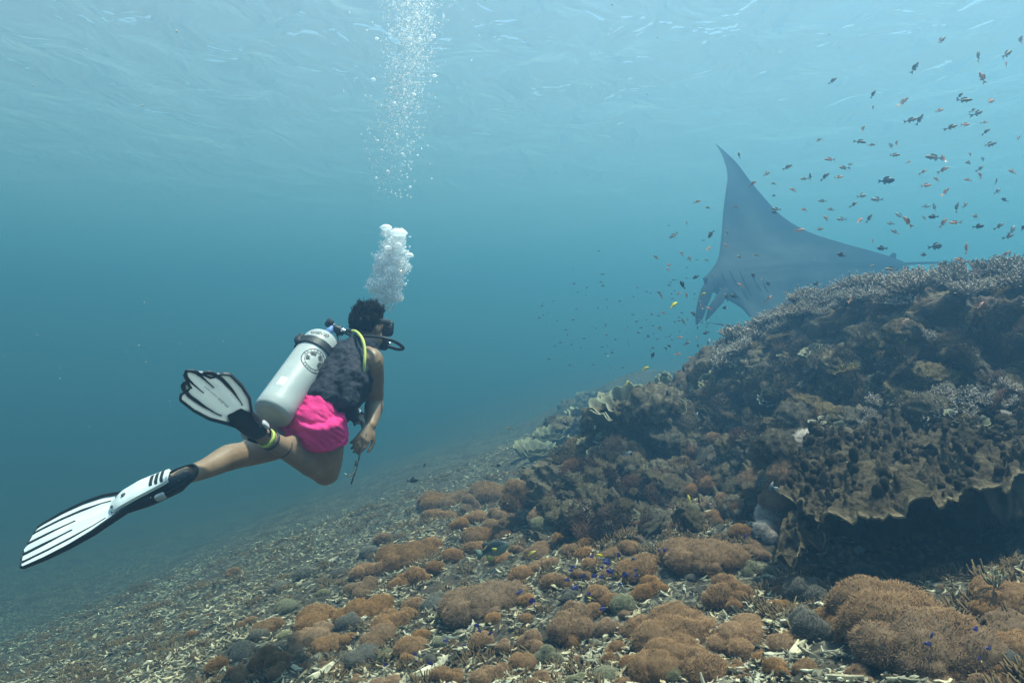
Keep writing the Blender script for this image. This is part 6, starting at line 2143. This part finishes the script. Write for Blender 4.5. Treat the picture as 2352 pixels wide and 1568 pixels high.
# yellow and violet fish over the soft corals
for x, y, L, ang, lab in ((1221, 1270, 22, 25, 'bright yellow fish nearest the big green-finned fish'), (1380, 1275, 20, 170, 'bright yellow fish above the violet fish group'), (1356, 1373, 13, 165, 'small bright yellow fish below the violet fish'),
                          (1184, 1463, 10, 20, 'tiny yellow fish at the left near the bottom edge')):
    put_fish('y', x, y, L, ang, hit(x, y + 12)[0][1] - 0.12, 0.2, label=lab, cat='fish')
VI = [(1398, 1292, 26, 170), (1396, 1286, 20, 175), (1360, 1278, 14, 160), (1422, 1276, 14, 100), (1314, 1303, 16, 20), (1313, 1310, 14, 165), (1305, 1331, 18, 172), (1343, 1322, 18, 200), (1368, 1321, 20, 205), (1384, 1324, 16, 190),
      (1405, 1313, 24, 170), (1433, 1319, 20, 10), (1463, 1321, 16, 178), (1462, 1309, 12, 170), (1383, 1303, 12, 160), (1453, 1284, 12, 30), (1324, 1347, 22, 205), (1422, 1341, 14, 10), (1196, 1357, 20, 215), (1225, 1379, 22, 205), (1387, 1396, 20, 200),
      (1354, 1363, 14, 170), (1525, 1263, 14, 10), (1512, 1264, 10, 20), (1711, 1231, 14, 15), (1098, 1437, 18, 170), (1103, 1449, 12, 160), (1128, 1452, 16, 215), (1026, 1470, 16, 175), (1068, 1481, 12, 170), (955, 1502, 16, 178), (888, 1524, 16, 215), (991, 1524, 18, 172),
      (2140, 1460, 20, 60), (2135, 1479, 22, 170), (2243, 1444, 22, 165), (2272, 1488, 18, 170), (2130, 1512, 12, 100), (2250, 1512, 14, 120)]
for x, y, L, ang in VI:
    where = 'in the bottom corner' if x > 1900 else ('over the left rubble' if x < 1150 else 'in the group over the brown soft corals')
    put_fish('v', x, y, L * 1.1, ang, hit(x, y + 10)[0][1] - 0.10 - 0.08 * rf.random(), label=f'tiny violet-blue fish with yellow tail {where}', cat='fish', group='violet fish ' + where)

# the larger green-finned fish grazing at the foot of the soft corals: built with its parts
TR_ = empty('triggerfish', tuple(P(1130, 1265, 4.0)), label='large dark-backed fish with pale green belly and yellow fins', cat='fish')
_h = hit(1130, 1290)
TD = _h[0][1] - 0.22
TR_.location = P(1130, 1262, TD)
TS = 84 / F * TD
a = math.radians(22)
X = nrm([math.cos(a) * 0.95, -0.25, math.sin(a)]); Y = nrm(np.cross([0, 0, 1], X)); Z = np.cross(X, Y)
TRr = np.stack([X, Y, Z], 1)


def tfp(name, mb, mats):
    me = mb.mesh(name, mats, True, True)
    o = obj(name, me, TR_)
    o.matrix_local = mat4(TRr, (0, 0, 0), TS)
    return o


n_, s_ = 22, 14
t = np.linspace(0, 1, n_)
hh = 0.21 * np.interp(t, [0, 0.05, 0.2, 0.45, 0.7, 0.9, 1.0], [0.14, 0.40, 0.78, 1.0, 0.80, 0.36, 0.30])
ww = 0.085 * np.interp(t, [0, 0.08, 0.3, 0.6, 0.9, 1.0], [0.3, 0.6, 1.0, 0.8, 0.3, 0.2])
aa = np.linspace(0, 2 * math.pi, s_, endpoint=False)
V = np.stack([np.repeat((0.5 - 0.78 * t)[:, None], s_, 1), ww[:, None] * np.cos(aa)[None], hh[:, None] * np.sin(aa)[None]], -1).reshape(-1, 3)
kk = np.clip((V[:, 2] + 0.02 - 0.12 * V[:, 0]) / 0.05 + 0.5, 0, 1)[:, None]
cc = np.array([0.20, 0.25, 0.19]) * (1 - kk) + np.array([0.035, 0.045, 0.045]) * kk
mb = MB(); mb.add(V, grid_faces(n_, s_, wrap_v=True), 0, cc)
mb.f.append(np.array([list(range(s_))[::-1]])); mb.m.append(np.array([0]))
tfp('body', mb, m_fish)


def slab(outline, y=0.0, th=0.007, col=(1, 1, 1)):
    o = np.array([[p[0], y, p[1]] for p in outline]); m = len(o)
    mb = MB()
    v = np.concatenate([o + [0, th, 0], o - [0, th, 0]])
    mb.add(v, np.array([[k, m + k, m + (k + 1) % m, (k + 1) % m] for k in range(m)]), 0, col)
    mb.f.append(np.array([list(range(m))])); mb.m.append(np.array([0]))
    mb.f.append(np.array([list(range(m, 2 * m))[::-1]])); mb.m.append(np.array([0]))
    return mb


tfp('tail_fin', slab([(-0.27, 0.06), (-0.42, 0.15), (-0.50, 0.13), (-0.46, 0.0), (-0.50, -0.13), (-0.42, -0.15), (-0.27, -0.06)], col=(0.16, 0.20, 0.16)), m_fish)
tfp('dorsal_fin', slab([(-0.02, 0.195), (-0.10, 0.29), (-0.22, 0.22), (-0.24, 0.10)], col=(0.06, 0.07, 0.06)), m_fish)
tfp('anal_fin', slab([(0.0, -0.20), (-0.10, -0.29), (-0.22, -0.22), (-0.24, -0.09)], col=(0.50, 0.52, 0.10)), m_fish)
tfp('side_fin', slab([(0.18, 0.02), (0.06, 0.07), (0.03, 0.0), (0.08, -0.06), (0.16, -0.04)], 0.096, 0.004, (0.55, 0.50, 0.10)), m_fish)
tfp('side_fin', slab([(0.18, 0.02), (0.06, 0.07), (0.03, 0.0), (0.08, -0.06), (0.16, -0.04)], -0.096, 0.004, (0.55, 0.50, 0.10)), m_fish)
mb = MB(); v, f = ico(2)
mb.add(v * 0.020 + np.array([0.30, -0.055, 0.10]), f, 0, (0.02, 0.02, 0.02)); tfp('eye', mb, m_fish)

# a thin far school in open water, too small to tell apart
mb = MB()
base = FM['b'][0]
bvv = co_of(base); bf = [tuple(p.vertices) for p in base.polygons]
quads = np.array([q for q in bf if len(q) == 4]); tris = np.array([q for q in bf if len(q) == 3])
for k in range(150):
    x, y = 1480 + 130 * rf.normal(), 735 + 75 * rf.normal()
    if x > 1640 or y > 880 or x < 1230: continue
    d = 6.5 + 2.5 * rf.random()
    yw = rf.random() * 6.28
    R = np.stack([[math.cos(yw), math.sin(yw), 0], [-math.sin(yw), math.cos(yw), 0], [0, 0, 1]], 1)
    v = bvv @ R.T * 0.045 + P(x, y, d)
    b0 = mb.n
    mb.add(v, quads, 0, (0.08, 0.08, 0.075)); mb.f.append(tris + b0); mb.m.append(np.zeros(len(tris), int))
mb.build('distant_fish_school', m_fish, None, True, True, kind='stuff', label='faint far school of tiny fish in open water', cat='fish school')


# ------------------------------------------------------------------ bubbles rising from the regulator
def bubble_mat(clear):
    m, n, l, out = new_mat('air_bubble' if clear else 'fine_bubble_foam')
    gl = n.new('ShaderNodeBsdfGlossy'); gl.inputs['Roughness'].default_value = 0.12; gl.inputs['Color'].default_value = (1, 1, 1, 1)
    df = n.new('ShaderNodeBsdfTranslucent'); df.inputs['Color'].default_value = (0.97, 0.98, 1, 1)
    d2 = n.new('ShaderNodeBsdfDiffuse'); d2.inputs['Color'].default_value = (0.97, 0.98, 1, 1)
    m0 = n.new('ShaderNodeMixShader'); m0.inputs[0].default_value = 0.35
    l.new(df.outputs[0], m0.inputs[1]); l.new(d2.outputs[0], m0.inputs[2])
    m1 = n.new('ShaderNodeMixShader'); m1.inputs[0].default_value = 0.15
    l.new(m0.outputs[0], m1.inputs[1]); l.new(gl.outputs[0], m1.inputs[2])
    tr = n.new('ShaderNodeBsdfTransparent')
    m2 = n.new('ShaderNodeMixShader')
    if clear:
        lw = n.new('ShaderNodeFresnel'); lw.inputs['IOR'].default_value = 1.6
        mr = n.new('ShaderNodeMapRange'); mr.inputs[3].default_value = 0.28; mr.inputs[4].default_value = 1.0
        l.new(lw.outputs[0], mr.inputs[0]); l.new(mr.outputs[0], m2.inputs[0])
    else:
        m2.inputs[0].default_value = 0.42
    l.new(tr.outputs[0], m2.inputs[1]); l.new(m1.outputs[0], m2.inputs[2])
    l.new(m2.outputs[0], out.inputs[0])
    return m


m_bub, m_foam = bubble_mat(True), bubble_mat(False)
iv, if_ = ico(1)


def bubbles(name, pts, rad, flat, label, core=()):
    mb = MB()
    for c, s_ in core:                                   # packed froth inside the cloud
        v, f = ico(3)
        kk = 1 + 0.16 * fbm(v * 3.0 + c[0] * 50, 3)
        mb.add(v * kk[:, None] * s_ + c, f)
    n = len(pts)
    sc = np.stack([rad, rad, rad * flat], 1)
    V = iv[None] * sc[:, None] * (1 + 0.15 * rf.normal(size=(n, 1, 3))) + pts[:, None]
    mb.add(V.reshape(-1, 3), (if_[None] + (np.arange(n) * len(iv))[:, None, None]).reshape(-1, 3))
    return mb.build(name, m_foam, None, True, kind='stuff', label=label, cat='bubbles')


# dense cloud over the head
pts, core = [], []
for bx, by, br, cnt in ((887, 532, 15, 160), (914, 548, 23, 330), (893, 566, 22, 300), (912, 582, 28, 480), (880, 594, 24, 330), (922, 612, 22, 330), (897, 622, 30, 560), (868, 618, 18, 170), (880, 650, 32, 480), (908, 650, 26, 380),
                        (858, 655, 22, 200), (895, 676, 26, 300), (874, 684, 22, 140), (912, 682, 16, 110), (893, 700, 12, 50), (897, 712, 8, 16)):
    cnt = int(cnt * 0.9)
    if br > 14: core.append((P(bx, by, 3.42), br * 0.74 / F * 3.4))
    d = rf.normal(size=(cnt, 3)); d /= np.linalg.norm(d, axis=1)[:, None]
    q = br * (0.55 + 0.45 * rf.random(cnt) ** 0.6) * (1 + 0.14 * rf.normal(size=cnt))
    for k in range(cnt):
        pts.append(P(bx + d[k, 0] * q[k], by - d[k, 2] * q[k], 3.40 + d[k, 1] * q[k] / F * 3.4))
pts = np.array(pts)
rad = 0.0024 + 0.0046 * rf.random(len(pts)) ** 3
bubbles('bubble_cloud', pts, rad, 0.8, 'dense white cloud of small bubbles above the diver\'s head', core)
# rising column
pts = []
while len(pts) < 9000:
    y = -60 + 520 * rf.random() ** 1.25
    cx = np.interp(y, [-60, 0, 60, 130, 200, 270, 330, 400, 460], [962, 955, 947, 942, 930, 915, 905, 902, 898])
    hw = np.interp(y, [-60, 0, 100, 200, 300, 400, 460], [66, 63, 57, 50, 48, 52, 46])
    if rf.random() > np.interp(y, [-60, 0, 230, 330, 400, 460], [1, 1, 0.85, 0.35, 0.2, 0.08]): continue
    u = rf.normal() * (0.50 if y < 250 else 0.62)
    if rf.random() < 0.06: u = rf.normal() * 1.1
    pts.append(P(cx + u * hw, y, 3.45 + 0.12 * rf.normal()))
pts = np.array(pts)
rad = 0.0013 + 0.0050 * rf.random(len(pts)) ** 5
bubbles('bubble_column', pts, rad, 0.85, 'column of fine bubbles rising to the surface')
# the big caps and the larger single bubbles
cv, cf_ = ico(3)


def cap_bubble(px, py, w, hgt, d, label, group=None):
    k = 1 + 0.06 * fbm(cv * 2.2 + px, 2)
    v = cv * k[:, None]
    v[:, 2] = np.where(v[:, 2] < 0, v[:, 2] * 0.35, v[:, 2])
    s = 0.5 * w / F * d
    o = MB().add(v * np.array([s, s * 0.9, s * hgt]) , cf_).build('air_bubble', m_bub, None, True, label=label, cat='bubble')
    o.location = P(px, py, d)
    if group: o['group'] = group


cap_bubble(887, 524, 28, 0.62, 3.33, 'left dome-shaped bubble on top of the bubble cloud')
cap_bubble(915, 537, 42, 0.60, 3.34, 'largest dome-shaped bubble on top of the bubble cloud')
cap_bubble(891, 570, 18, 0.7, 3.30, 'dome bubble in the middle of the bubble cloud, left one')
cap_bubble(914, 564, 18, 0.8, 3.30, 'dome bubble in the middle of the bubble cloud, right one')
cap_bubble(940, 588, 20, 0.8, 3.34, 'dome bubble on the right edge of the bubble cloud')
for k in range(46):
    y = 20 + 420 * rf.random()
    cx = np.interp(y, [0, 60, 130, 200, 270, 330, 400, 460], [955, 947, 942, 930, 915, 905, 902, 898])
    cap_bubble(cx + rf.normal() * 34, y, 5 + 7 * rf.random() ** 2, 0.9, 3.42 + 0.1 * rf.normal(), 'larger single bubble in the rising column', 'larger bubbles in the column')

# ------------------------------------------------------------------ drifting specks in the water
m_speck = surf('drifting_speck', (0.55, 0.55, 0.50), 0.8)
n = 520
d = 0.9 + 4.0 * rf.random(n)
pts = np.stack([(rf.random(n) * 1.6 - 0.8) * d, d, (rf.random(n) * 0.85 - 0.33) * d], 1)
mb = MB()
rad = (0.00035 + 0.0007 * rf.random(n) ** 2) * (0.5 + 0.5 * d)
V = iv[None] * rad[:, None, None] * (1 + 0.5 * rf.normal(size=(n, 1, 3))) + pts[:, None]
mb.add(V.reshape(-1, 3), (if_[None] + (np.arange(n) * len(iv))[:, None, None]).reshape(-1, 3))
mb.build('drifting_specks', m_speck, None, True, kind='stuff', label='fine specks drifting in the water', cat='particles')
